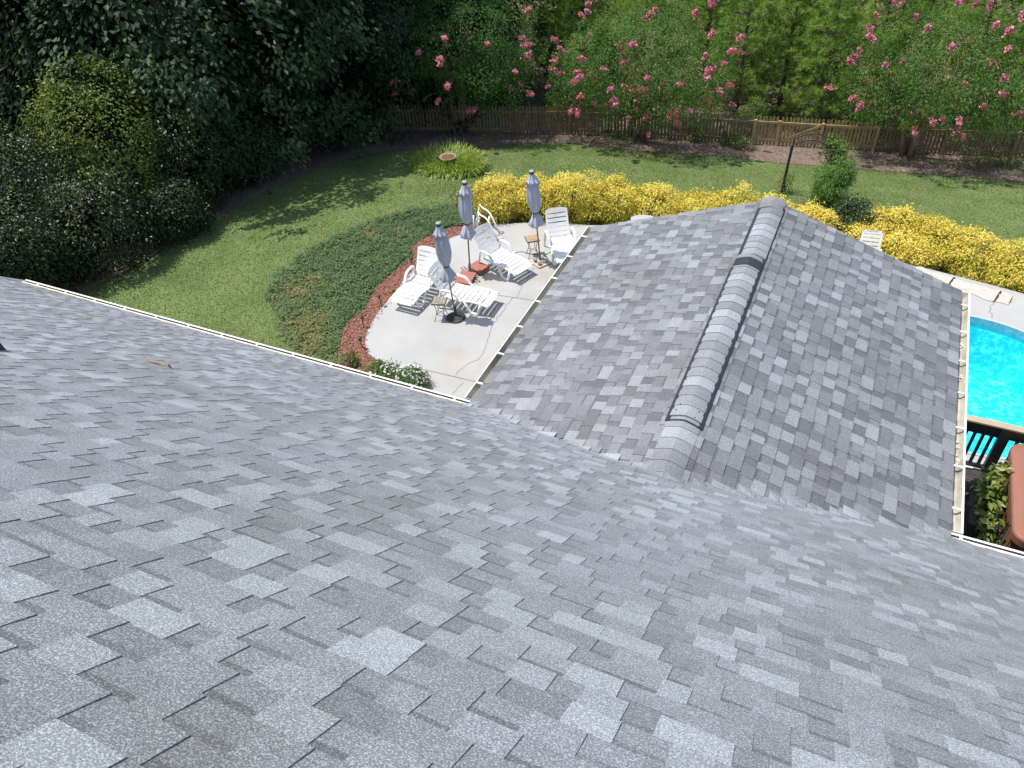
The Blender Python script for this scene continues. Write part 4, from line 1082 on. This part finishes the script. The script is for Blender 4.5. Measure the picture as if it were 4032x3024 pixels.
# golden hedge
HL = [(-9.05, 17.72, .78, .72, 1.15, 'leftmost golden shrub, rounded, by the orange flowers'), (-8.05, 18.12, .85, .8, 1.18, 'golden shrub directly behind the farthest umbrella'),
      (-7.15, 18.5, .9, .8, 1.30, 'tall golden shrub behind the farthest lounger backrest'), (-6.1, 18.9, .9, .8, 1.18, 'golden shrub behind the left roof corner'),
      (-5.0, 19.2, .95, .8, 1.10, 'golden shrub behind the hidden lounger tip'), (-3.85, 19.3, .95, .8, 1.06, 'golden shrub left of the roof peak, fourth from the arch'),
      (-2.8, 19.45, .9, .75, 1.14, 'pointed golden shrub just left of the garden arch'), (-1.75, 19.7, .8, .7, .95, 'low golden shrub right behind the roof peak'),
      (-.75, 19.75, .75, .65, .98, 'small golden shrub left of the dark green bush'),
      (1.25, 20.0, .85, .75, 1.12, 'golden shrub right of the dark green bush'), (2.15, 19.8, .9, .85, 1.02, 'golden shrub above the white chair back'),
      (3.15, 19.55, .95, .9, .98, 'golden shrub above the rolled pool cover'), (4.05, 19.2, .95, .9, .92, 'golden shrub at the right picture edge'),
      (5.0, 18.9, .95, .9, .9, 'last golden shrub beyond the right picture edge'), (.55, 19.35, .6, .55, .70, 'low golden shrub in front of the dark green bush'),
      (1.6, 19.15, .75, .6, .72, 'low golden shrub beside the white chair back')]
for (x, y, rx, ry, h, lab) in HL:
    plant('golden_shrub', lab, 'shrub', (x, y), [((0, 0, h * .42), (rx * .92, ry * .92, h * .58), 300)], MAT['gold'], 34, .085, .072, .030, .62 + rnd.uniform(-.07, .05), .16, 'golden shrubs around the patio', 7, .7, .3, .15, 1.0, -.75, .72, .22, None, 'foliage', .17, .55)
plant('dark_bush', 'dark green bush between the golden shrubs', 'bush', (.15, 20.1), [((0, 0, .62), (.55, .55, .72), 170)], MAT['holly'], 20, .10, .075, .045, .5, .12, None, 8, .8, .3, .1, .9, -.7, .6, .2)
plant('feathery_bush', 'bright green feathery bush at the foot of the garden arch', 'bush', (-.62, 23.1), [((-.05, 0, .55), (.50, .45, .65), 130), ((.22, .1, 1.0), (.35, .3, .5), 80)], MAT['fern'], 34, .09, .13, .018, .5, .16, None, 6, .9, .2, -.1, .6, -.8, .45, .25)
plant('vine', 'climbing vine on the right leg of the garden arch', 'vine', (-.76, 23.75), [((0, 0, .7), (.22, .26, .7), 60), ((.05, 0, 1.5), (.34, .30, .42), 70), ((-.1, 0, 1.8), (.25, .3, .25), 30)], MAT['broad'], 14, .09, .08, .045, .45, .22, None, 3, .6, .2, .2, .9, -.9, .4, .3)
plant('vine', 'small withered vine at the left leg of the garden arch', 'vine', (-2.0, 23.7), [((0, 0, .30), (.24, .22, .40), 40)], MAT['myrtle'], 10, .08, .06, .03, .8, .25, None, 3, .6, .2, .2, .9, -.9, .4, .3)
plant('dry_bush', 'dry grey brush heap between the arch and the hedge', 'bush', (-1.2, 21.9), [((0, 0, .12), (.30, .25, .25), 30)], MAT['needle_litter'], 12, .1, .16, .015, .5, .25, None, 5, .6, .2, .1, 1.0, -.5, .4, .3)

# flowers
def flowers(t, P, nrm, mat, name, r, petals=5):
    g = []
    for p, n in zip(P, nrm):
        n = Vector(n).normalized(); a = n.orthogonal().normalized(); b = n.cross(a); V = []; F = []; k0 = rnd.uniform(0, 6)
        for k in range(petals):
            th = k0 + 2 * math.pi * k / petals; d = a * math.cos(th) + b * math.sin(th); s = n.cross(d)
            q = Vector(p); V += [q, q + d * r * .6 + s * r * .32 + n * .004, q + d * r, q + d * r * .6 - s * r * .32 + n * .004]; F += [(4 * k, 4 * k + 1, 4 * k + 2), (4 * k, 4 * k + 2, 4 * k + 3)]
        g.append((np.array([tuple(v) for v in V]), np.array(F), np.full(len(F), rnd.random())))
    if g: return geo_obj(name, cat_geo(g), mat, t)
def flowering(label, base, r, h, nclump, nf, mat, cat='flowering plant', leafmat=None, pinks=0, name='flowering_plant', group=None, fr=.028):
    t = plant(name, label, cat, base, [((0, 0, h * .45), (r, r, h * .55), nclump)], leafmat or MAT['broad'], 18, .06, .06, .028, .42, .16, group, 5, .7, .3, .15, .8, -.4, .6, .2)
    d = unit(rng.normal(size=(nf * 3, 3))); d = d[d[:, 2] > .05][:nf]
    P = d * [r * 1.05, r * 1.05, h * .6] + [0, 0, h * .45]; nr = d + [0, -.2, .6]
    k = len(P) - pinks
    for i in range(min(k, 60)): flowers(t, P[i:i + 1], nr[i:i + 1], mat, 'flower', fr)
    if k > 60: o = flowers(t, P[60:k], nr[60:k], mat, 'flower_mass', fr); o['kind'] = 'stuff'
    for i in range(k, len(P)): flowers(t, P[i:i + 1], nr[i:i + 1], MAT['pink'], 'pink_flower', fr)
    return t
G_ = 'white flowering plants below the gutter'
flowering('small white flowering plant, leftmost of three by the gutter', (-8.52, 10.20), .25, .38, 50, 10, MAT['white_petal'], group=G_)
flowering('white flowering plant in the middle with a few pink blooms', (-8.16, 10.14), .30, .45, 70, 46, MAT['white_petal'], pinks=4, group=G_)
flowering('largest white flowering plant, right end beside the patio', (-7.66, 10.18), .37, .52, 110, 110, MAT['white_petal'], group=G_)
plant('small_plant', 'small green plant on the red mulch above the gutter', 'plant', (-9.35, 10.35), [((0, 0, .12), (.2, .2, .18), 26)], MAT['broad'], 12, .06, .07, .035, .4, .15, None, 3)
plant('small_plant', 'tiny yellow green weed at the patio edge by the left lounger', 'plant', (-9.90, 13.15), [((0, 0, .05), (.1, .1, .08), 10)], MAT['lily'], 8, .03, .05, .02, .6, .15, None, 2)
flowering('orange flowering clump left of the golden hedge', (-10.25, 18.0), .42, .62, 60, 44, MAT['orange'], name='orange_flowers', leafmat=MAT['gcover'], fr=.034)

# daylilies and bird bath
bx, by = -12.5, 20.9; bz = T(bx, by)
t = thing('daylily_clump', 'bright green daylily clump around the bird bath', 'plant', (bx, by, bz))
def blades(n, rad, L, w, rr, hump=.5):
    V = []; F = []; tn = []
    for i in range(n):
        a = rnd.uniform(0, 6.283); r = rad * math.sqrt(rnd.random()); x, y = r * math.cos(a), r * math.sin(a) * .85
        da = a + rnd.uniform(-.9, .9); l = L * rnd.uniform(.6, 1.2); dx, dy = math.cos(da), math.sin(da); lean = rnd.uniform(.25, 1.0)
        pts = []
        for k in range(4):
            q = k / 3; pts.append((x + dx * l * lean * (q ** 1.3) * .8, y + dy * l * lean * (q ** 1.3) * .8, l * (q * (1.05 - .18 * lean) - lean * .72 * q * q * q)))
        b = len(V); sx, sy = -dy * w / 2, dx * w / 2
        for k, p in enumerate(pts):
            ww = (1, .95, .7, .08)[k]; V += [(p[0] - sx * ww, p[1] - sy * ww, p[2]), (p[0] + sx * ww, p[1] + sy * ww, p[2])]
        for k in range(3): F.append((b + 2 * k, b + 2 * k + 1, b + 2 * k + 3, b + 2 * k + 2)); 
        tt = min(1, max(0, rnd.gauss(.5, .22))); tn += [tt] * 3
    return np.array(V), np.array(F), np.array(tn)
V, F, tn = blades(2600, 1.12, .66, .030, .3); link('leaf_blades', np_mesh('leaf_blades', V, F, MAT['lily'], tn), parent=t)
V, F, tn = blades(60, .8, .95, .010, .3); link('flower_stalks', np_mesh('flower_stalks', V, F, MAT['lily'], tn), parent=t)
t = thing('bird_bath', 'stone bird bath with rusty brown water in the daylilies', 'bird bath', (bx, by, bz))
zt_ = -.23 - bz
m = MB(); m.lathe([(.16, 0), (.15, .05), (.08, .09), (.06, zt_ * .5), (.075, zt_ - .09), (.12, zt_ - .06)], 20); m.build('pedestal', MAT['stone'], t, smooth=True)
m = MB(); m.lathe([(.08, zt_ - .075), (.20, zt_ - .045), (.28, zt_ - .005), (.285, zt_ + .01), (.26, zt_ + .012), (.19, zt_ - .02), (.10, zt_ - .03)], 32, capb=True); m.build('bowl', MAT['stone'], t, smooth=True)
m = MB(); m.lathe([(.235, zt_ - .004), (.0, zt_ - .004)], 28, capb=False, capt=False); m.build('water', MAT['bath_water'], t)

# plant beside the hot tub
plant('potted_plant', 'leafy yellow green plant between the roof gutter and hot tub', 'plant', (3.10, 10.25), [((.03, -.1, .92), (.11, .60, .38), 60), ((.08, .35, 1.15), (.11, .22, .22), 20)], MAT['broad'], 6, .08, .13, .085, .66, .22, None, 5, .6, .2, .3, .8, -.8, .5, .25)
o = bpy.data.objects['potted_plant']; m = MB(); m.prism(rrect(-.2, .2, -.5, .5, .05), .53, .86); m.build('planter_box', MAT['pot'], o)

# ------------------------------------------------------------------ grass, ground cover, mulch
def scatter(n, x0, x1, y0, y1):
    return rng.uniform(x0, x1, n), rng.uniform(y0, y1, n)
EDGE_POLY = [tuple(p) for p in e_in] + [(14, 2)]
n = 520000; x, y = scatter(n, -18.5, 9, 8.5, 30.5)
keep = in_poly(x, y, EDGE_POLY) & ~in_poly(x, y, PATIO_POLY) & ~in_poly(x, y, BED) & ~((x > -9.5) & (y < 17.3))
dist = np.hypot(x - CAM[0], y - CAM[1])
keep &= rng.uniform(0, 1, n) < np.clip(18 / dist, .45, 1)
x, y = x[keep], y[keep]; n = len(x)
hh = rng.uniform(.018, .042, n); a = rng.uniform(0, 6.283, n); w = rng.uniform(.010, .020, n); lx = rng.normal(0, .6, n) * hh; ly = rng.normal(0, .6, n) * hh
z = terr(x, y) + GZ - .005
V = np.stack([np.c_[x - np.cos(a) * w, y - np.sin(a) * w, z], np.c_[x + np.cos(a) * w, y + np.sin(a) * w, z], np.c_[x + lx, y + ly, z + hh]], 1).reshape(-1, 3)
pn = np.sin(x * .9 + 1.3 * np.sin(y * .7)) + np.sin(y * 1.1 + x * .4) + .7 * np.sin(x * 2.3 - y * 1.9)
pn2 = np.sin(x * 3.1 + 2 * np.sin(y * 2.2)) * np.sin(y * 2.7 - x)
tn = np.clip(.46 + .11 * pn + .10 * pn2 + rng.normal(0, .18, n), 0, 1)
o = link('grass', np_mesh('grass', V, np.arange(n * 3).reshape(-1, 3), MAT['grass'], tn)); tag(o, 'short green grass blades of the sloping lawn', 'grass', kind='stuff')

BEDPOLY = [tuple(p) for p in m_out] + [tuple(p) for p in g_out[::-1]]
n = 9000; x, y = scatter(n, -13.4, -9, 9.4, 18.2)
jx, jy = x + .10 + rng.normal(0, .05, n), y + rng.normal(0, .06, n); keep = in_poly(jx, jy, BEDPOLY); x, y = x[keep], y[keep]; n = len(x)
dens = np.sin(x * 2.1 + y) + np.sin(y * 1.7 - x * .8) + rng.normal(0, .5, n); k2 = dens > -1.5; x, y = x[k2], y[k2]; n = len(x)
hgt = .015 + .085 * rng.uniform(0, 1, n); P = np.c_[x, y, terr(x, y) + GZ + hgt]; nr = np.c_[rng.normal(0, .25, n), rng.normal(0, .25, n), np.ones(n)]
yel = np.zeros(n)
for (cx, cy, r) in ((-12.3, 12.3, .45), (-11.2, 11.25, .55), (-10.6, 10.6, .5), (-10.3, 10.1, .5), (-12.2, 12.9, .3), (-12.0, 15.4, .3)): yel = np.maximum(yel, np.exp(-((x - cx) ** 2 + (y - cy) ** 2) / r ** 2))
per = 13; g = foliage(P, nr, per, .06, .085, .024, .52, .15, .8, .6, .1, .7, .10)
V, F, tn = g; tn = np.clip(tn + .55 * np.repeat(np.repeat(yel, per), 2), 0, 1)
tag(link('ground_cover', np_mesh('ground_cover', V, F, MAT['gcover'], tn)), 'creeping blue green ground cover with yellowed patches', 'ground cover', kind='stuff')

n = 26000; x, y = scatter(n, -10.8, -7.2, 9.2, 17.2); POLYM = [tuple(p) for p in m_in] + [tuple(p) for p in m_out[::-1]]
keep = in_poly(x + rng.normal(0, .04, n), y, POLYM); x, y = x[keep], y[keep]; n = len(x)
P = np.c_[x, y, np.zeros(n) + rng.uniform(-.016, .02, n)]; nr = np.c_[rng.normal(0, .5, n), rng.normal(0, .5, n), np.ones(n)]
tag(geo_obj('mulch_chips', leaf_arrays(P, nr, .06, .024, np.clip(rng.normal(.45, .22, n), 0, 1)), MAT['chip']), 'red wood chips covering the strip beside the patio', 'mulch', kind='stuff')

n = 60000; x, y = scatter(n, -19, 9, 10, 33)
keep = ~in_poly(x, y + rng.normal(0, .18, n), EDGE_POLY); x, y = x[keep], y[keep]; n = len(x)
P = np.c_[x, y, terr(x, y) - .01 + rng.uniform(0, .03, n)]; nr = np.c_[rng.normal(0, .5, n), rng.normal(0, .5, n), np.ones(n)]
tag(geo_obj('pine_straw', leaf_arrays(P, nr, .17, .018, np.clip(rng.normal(.5, .22, n), 0, 1)), MAT['needle_litter']), 'loose brown pine straw and dead leaves along the fence', 'pine straw', kind='stuff')

# small plants along the fence
for (x, y, r, h, lab) in ((-4.6, 28.3, .4, .6, 'dark weed at the fence left of the gate'), (-4.05, 28.0, .32, .45, 'yellow green weed on the mulch left of the gate'), (-5.9, 28.2, .3, .5, 'thin weed by the fence right of the middle pink tree'),
                          (-9.0, 27.3, .35, .6, 'grassy weed at the fence left of the middle pink tree'), (3.6, 29.6, .6, .6, 'low green bush by the fence at the right edge'), (4.6, 30.0, .5, .5, 'yellowish weed at the right end of the fence')):
    plant('fence_weed', lab, 'weed', (x, y), [((0, 0, h * .45), (r, r, h * .55), 40)], MAT['broad'], 12, .08, .09, .035, .35 if 'dark' in lab else .6, .2, 'weeds along the fence', 4)

# ------------------------------------------------------------------ trees
def tree(name, label, cat, base, H_, crowns, mat, per, cr, leaf, wid, mu, sd, group, trunk_r=.16, stems=1, stem_mat=None, spread=.5, **kw):
    z = T(*base); t = thing(name, label, cat, (base[0], base[1], z), 0, group); gs = []
    for (c, r, n, ls) in crowns:
        P, nr = clumps(c, r, n, kw.get('shell', .62), kw.get('amp', .2), kw.get('k', 3.2), kw.get('zlo', -.8))
        ok = P[:, 2] > .1; P, nr = P[ok], nr[ok]
        g = foliage(P, nr, per, cr * ls, leaf * ls, wid * ls, mu, sd, kw.get('up', .6), kw.get('flat', .55), kw.get('droop', .25), kw.get('jit', .6), kw.get('lsd', .12))
        gs.append(lobed(g, wid) if kw.get('lobes') and ls == 1 else g)
    geo_obj('crown', cat_geo(gs), mat, t)
    R = random.Random(int(abs(base[0] * 977 + base[1] * 31)))
    for s in range(stems):
        a = 2 * math.pi * s / max(1, stems) + R.uniform(-.3, .3); off = spread if stems > 1 else .15
        top = (math.cos(a) * off * H_ * .35, math.sin(a) * off * H_ * .35, H_ * .72)
        b = (math.cos(a) * (.16 if stems > 1 else 0), math.sin(a) * (.16 if stems > 1 else 0), -.1)
        limbs = [(R.uniform(.35, .95), (R.uniform(-1, 1), R.uniform(-1, 1), R.uniform(.1, .7)), H_ * R.uniform(.14, .30)) for _ in range(5 if stems > 1 else 9)]
        trunk_mesh(b, top, trunk_r, trunk_r * .25, limbs, R.randint(0, 999), bend=H_ * .03).build('trunk', stem_mat or MAT['bark'], t, smooth=True)
    return t

# crape myrtles
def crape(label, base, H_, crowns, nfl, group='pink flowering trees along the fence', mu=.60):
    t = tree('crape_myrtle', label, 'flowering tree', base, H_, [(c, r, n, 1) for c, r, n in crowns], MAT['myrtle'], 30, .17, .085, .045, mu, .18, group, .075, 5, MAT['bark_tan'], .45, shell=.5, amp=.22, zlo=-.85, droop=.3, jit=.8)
    tot = sum(n for _, _, n in crowns); 
    for (c, r, n) in crowns:
        d = unit(rng.normal(size=(400, 3))); d = d[(d[:, 1] < .55) & (d[:, 2] > -.75)][:max(2, int(nfl * n / tot))]
        for q in d:
            p = np.array(c) + q * np.array(r) * rng.uniform(.98, 1.12); ax = unit((q + [0, -.1, .15])[None])[0]; Lp = rng.uniform(.16, .28); m_ = int(110 * Lp / .3)
            u = rng.uniform(0, 1, m_); pp = np.outer(u, ax) * Lp + rng.normal(size=(m_, 3)) * (.066 * (1 - .6 * u))[:, None] * (Lp / .3)
            g = leaf_arrays(pp, rng.normal(size=(m_, 3)) + ax, .085, .07, np.clip(rng.normal(.5, .25, m_), 0, 1))
            o = geo_obj('flower_cluster', g, MAT['pink'], t); o.location = p
    return t
crape('middle pink flowering tree with the fullest bloom, in front of the fence', (-7.85, 27.45), 5.2, [((0, 0, 3.15), (3.1, 2.7, 2.0), 640), ((-2.0, -.5, 2.3), (1.5, 1.4, 1.3), 170), ((1.7, -.6, 2.4), (1.6, 1.5, 1.2), 170), ((.2, -1.0, 1.7), (1.1, .9, 1.0), 80)], 88)
crape('pink flowering tree at the right, leaning trunks behind the gate line', (1.45, 29.6), 5.3, [((.3, 0, 3.2), (2.9, 2.6, 2.0), 620), ((2.5, -.6, 2.5), (1.6, 1.4, 1.3), 170), ((-1.6, -.5, 2.6), (1.4, 1.3, 1.1), 150), ((.3, -.7, 2.3), (1.2, 1.0, .8), 80)], 74)
crape('shaded pink flowering tree beside the dark oaks, left of the other two', (-14.6, 25.3), 5.6, [((.3, 0, 3.5), (2.8, 2.5, 2.1), 560), ((1.9, -.2, 2.4), (1.5, 1.3, 1.3), 160), ((-1.2, -.3, 2.5), (1.3, 1.3, 1.0), 100)], 46, mu=.30)  # lower leaf tone puts the oaks' shade into the leaf colour

# oaks on the left: (x, y, crown z, rx, ry, rz, height)
OAKS = [(-19.6, 17.2, 3.2, 3.2, 3.1, 3.0, 8.5, 'broad dark oak behind the hollies at the left'), (-19.0, 21.0, 3.3, 3.3, 3.2, 3.2, 9.0, 'dark oak hanging over the lawn edge, middle of the shaded row'),
        (-18.3, 24.8, 3.7, 3.2, 3.2, 3.4, 12.5, 'dark oak at the far end of the shaded lawn'), (-26.5, 17.5, 4.6, 3.6, 3.4, 4.2, 13, 'tall oak behind the yellow topped holly'),
        (-24.2, 21.5, 4.8, 3.8, 3.6, 4.4, 14, 'deep shaded oak in the second row'), (-22.5, 27.0, 4.8, 3.8, 3.6, 4.6, 14, 'dark oak behind the shaded pink tree'),
        (-17.0, 29.6, 4.4, 3.4, 3.2, 4.4, 14, 'oak filling the gap behind the shaded pink tree'), (-29.0, 13.6, 5.0, 3.6, 3.4, 4.6, 13, 'oak at the upper left picture corner'),
        (-29.5, 22.0, 5.4, 4.2, 4.0, 5.0, 15, 'far oak in the third row at upper left')]
for (x, y, cz, rx, ry, rz, h, lab) in OAKS:
    near = rx < 3.5
    cr_ = [((0, 0, cz), (rx, ry, rz), 330 if near else 260, 1.0), ((.5, -.6, 1.5), (rx * .8, ry * .75, 1.5), 80 if near else 40, 1.0), ((-.4, .1, h * .60), (rx * .98, ry * .98, h * .32), 330, 1.35)]
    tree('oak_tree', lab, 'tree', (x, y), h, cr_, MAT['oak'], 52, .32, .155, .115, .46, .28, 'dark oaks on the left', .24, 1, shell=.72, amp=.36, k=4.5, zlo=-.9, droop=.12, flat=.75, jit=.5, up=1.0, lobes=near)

HOL = [(-19.3, 13.6, 1.6, 4.4, .78, 'tall holly with a yellow green sunlit top'), (-20.4, 11.9, 1.7, 3.7, .42, 'dark holly left of the yellow topped one'), (-18.0, 15.1, 1.35, 3.1, .5, 'dark holly right of the yellow topped one'),
       (-18.1, 12.0, 1.4, 2.6, .40, 'low dark holly in front of the yellow topped one'), (-19.2, 9.9, 1.6, 3.0, .38, 'dark holly at the left edge above the roof corner'), (-17.6, 17.2, 1.1, 2.0, .45, 'small dark holly at the lawn edge below the oak'),
       (-22.6, 10.6, 1.9, 4.0, .4, 'big dark holly at the far left picture edge'), (-17.4, 13.6, .9, 1.5, .42, 'lowest dark holly touching the lawn'), (-18.9, 9.5, 1.2, 2.0, .36, 'dark holly just above the left end of the gutter'), (-20.6, 8.9, 1.6, 2.8, .36, 'dark holly in the far left corner behind the roof')]
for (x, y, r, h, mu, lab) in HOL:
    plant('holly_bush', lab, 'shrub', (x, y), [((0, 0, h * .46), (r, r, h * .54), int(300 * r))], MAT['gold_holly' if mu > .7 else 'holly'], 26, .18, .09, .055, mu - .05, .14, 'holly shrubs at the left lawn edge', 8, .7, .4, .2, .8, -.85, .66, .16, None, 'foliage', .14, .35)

# pines behind the fence
def pine(label, base, H_, r0, n, mu=.5):
    z = T(*base); t = thing('pine_tree', label, 'tree', (base[0], base[1], z), 0, 'young pines behind the fence'); P = []; A = []
    mb = MB(); mb.tube([(0, 0, -.1), (.03, 0, H_ * .5), (0, .04, H_)], [.11, .07, .012], 7)
    zz_ = .55; R = random.Random(int(base[0] * 100))
    while zz_ < H_:
        q = zz_ / H_; L = r0 * (1 - q) ** .8 * R.uniform(.8, 1.1) + .25; a0 = R.uniform(0, 6.28)
        for k in range(R.choice([5, 6, 7])):
            a = a0 + k * 6.283 / 6 + R.uniform(-.3, .3); up = R.uniform(.15, .55); d = Vector((math.cos(a), math.sin(a), up)).normalized(); s = Vector((0, 0, zz_)); e = s + d * L
            mb.tube([s, s.lerp(e, .55), e], [.022, .014, .005], 4)
            for j in range(int(4 + L * 6.5)):
                kk = R.uniform(.35, 1.05); p = s.lerp(e, kk); w = (1.05 - kk) * .55 + .12; p = p + Vector((R.uniform(-1, 1), R.uniform(-1, 1), R.uniform(-.4, .8))) * w
                P.append(tuple(p)); A.append(tuple((d + Vector((R.uniform(-.5, .5), R.uniform(-.5, .5), R.uniform(.0, .9)))).normalized()))
        zz_ += R.uniform(.30, .46)
    P = np.array(P); A = np.array(A); m_ = len(P); per = 28
    dirs = unit(np.repeat(A, per, 0) * .75 + rng.normal(size=(m_ * per, 3)) * .75); Ls = rng.uniform(.14, .24, m_ * per)[:, None]
    b = np.repeat(P, per, 0); s = unit(np.cross(dirs, rng.normal(size=dirs.shape))) * .011
    V = np.stack([b - s, b + s, b + dirs * Ls], 1).reshape(-1, 3); tn = np.clip(np.repeat(rng.normal(mu, .16, m_), per) + rng.normal(0, .1, m_ * per), 0, 1)
    link('needles', np_mesh('needles', V, np.arange(len(V)).reshape(-1, 3), MAT['pine'], tn), parent=t)
    mb.build('trunk', MAT['bark'], t)
PINES = [(-11.6, 31.2, 6.2, 1.6, 'yellow green pine left of the middle pink tree'), (-9.6, 33.2, 6.6, 1.7, 'pine directly behind the middle pink tree'), (-5.1, 31.3, 5.8, 1.6, 'bushy pine right of the middle pink tree'),
         (-3.6, 32.6, 6.6, 1.8, 'tall pine behind the gate, left one'), (-2.0, 31.2, 5.2, 1.5, 'bright young pine right behind the gate brace'), (-.4, 32.6, 6.2, 1.7, 'dense pine behind the gate, right one'),
         (2.9, 33.0, 6.8, 1.8, 'pine behind the right pink tree'), (5.2, 32.8, 6.6, 1.7, 'pine at the upper right corner'), (-7.0, 33.6, 6.8, 1.8, 'pine showing above the middle pink tree'), (-13.0, 33.5, 7.5, 1.9, 'shaded pine behind the left pink tree'),
         (7.0, 34.5, 7.0, 1.9, 'far pine beyond the right corner'), (1.0, 35.0, 7.2, 1.9, 'far pine between the right pink tree and gate pines'), (-2.6, 34.8, 7.0, 1.9, 'far pine behind the gate brace pine')]
for (x, y, h, r, lab) in PINES: pine(lab, (x, y), h, r, 0, .55 if y < 34 else .45)

# bushes spilling over the fence
for (x, y, r, h, lab, n) in ((.6, 30.7, 1.0, 1.45, 'honeysuckle mound spilling over the fence right of the gate', 130), (-.7, 30.5, .8, 1.35, 'leafy bush over the fence behind the gate section', 90), (-4.2, 29.7, .7, 1.35, 'leafy bush over the fence left of the gate', 70),
                          (-11.0, 28.6, 1.1, 1.7, 'pale green bush over the fence left of the middle pink tree', 120), (4.2, 31.9, 1.1, 1.6, 'yellow green bush over the right end of the fence', 120), (-6.6, 29.6, 1.0, 1.5, 'dark bush behind the fence by the middle pink tree', 90)):
    plant('fence_bush', lab, 'bush', (x, y), [((0, 0, h * .5), (r, r * .7, h * .55), n)], MAT['myrtle'], 22, .14, .075, .04, .6, .2, 'bushes spilling over the fence', 5, .6, .4, .3, .8, -.6, .6, .25)

# the wood farther back, two masses
def wood(name, label, n, a0, a1, d0, d1, mat, mu, leaf, wid):
    gs = []
    for i in range(n):
        a = math.radians(a0 + (a1 - a0) * (i + rnd.random()) / n); d = rnd.uniform(d0, d1); x, y = d * math.sin(a), d * math.cos(a)
        z = T(x, y); h = rnd.uniform(7, 12); P, nr = clumps((x, y, z + h * .42), (2.8, 2.8, h * .5), 150, .6, .3, 4, -.95)
        gs.append(foliage(P, nr, 22, .40, leaf, wid, mu, .2, .6, .5, .3, .6))
    tag(geo_obj(name, cat_geo(gs), mat), label, 'woodland', kind='stuff')
wood('woodland', 'mass of dark woodland behind the oaks on the left', 40, -86, -27, 33, 44, MAT['oak'], .42, .26, .13)
wood('pine_wood', 'mass of sunlit green woodland behind the fence on the right', 34, -27, 30, 38, 50, MAT['pine'], .40, .26, .07)
n = 4200; x, y = scatter(n, -34, 9, 6, 44)
keep = ~in_poly(x, y, EDGE_POLY) & (y > np.interp(x, FP[:, 0], FP[:, 1]) + .5); x, y = x[keep], y[keep]; n = len(x)
P = np.c_[x, y, terr(x, y) + rng.uniform(.05, .75, n)]; nr = np.c_[rng.normal(0, .5, n), rng.normal(-.3, .5, n), np.ones(n)]
tag(geo_obj('undergrowth', foliage(P, nr, 22, .20, .11, .055, .30, .2, .6, .4, .2, .8), MAT['myrtle']), 'leafy undergrowth on the ground behind the fence and trees', 'undergrowth', kind='stuff')
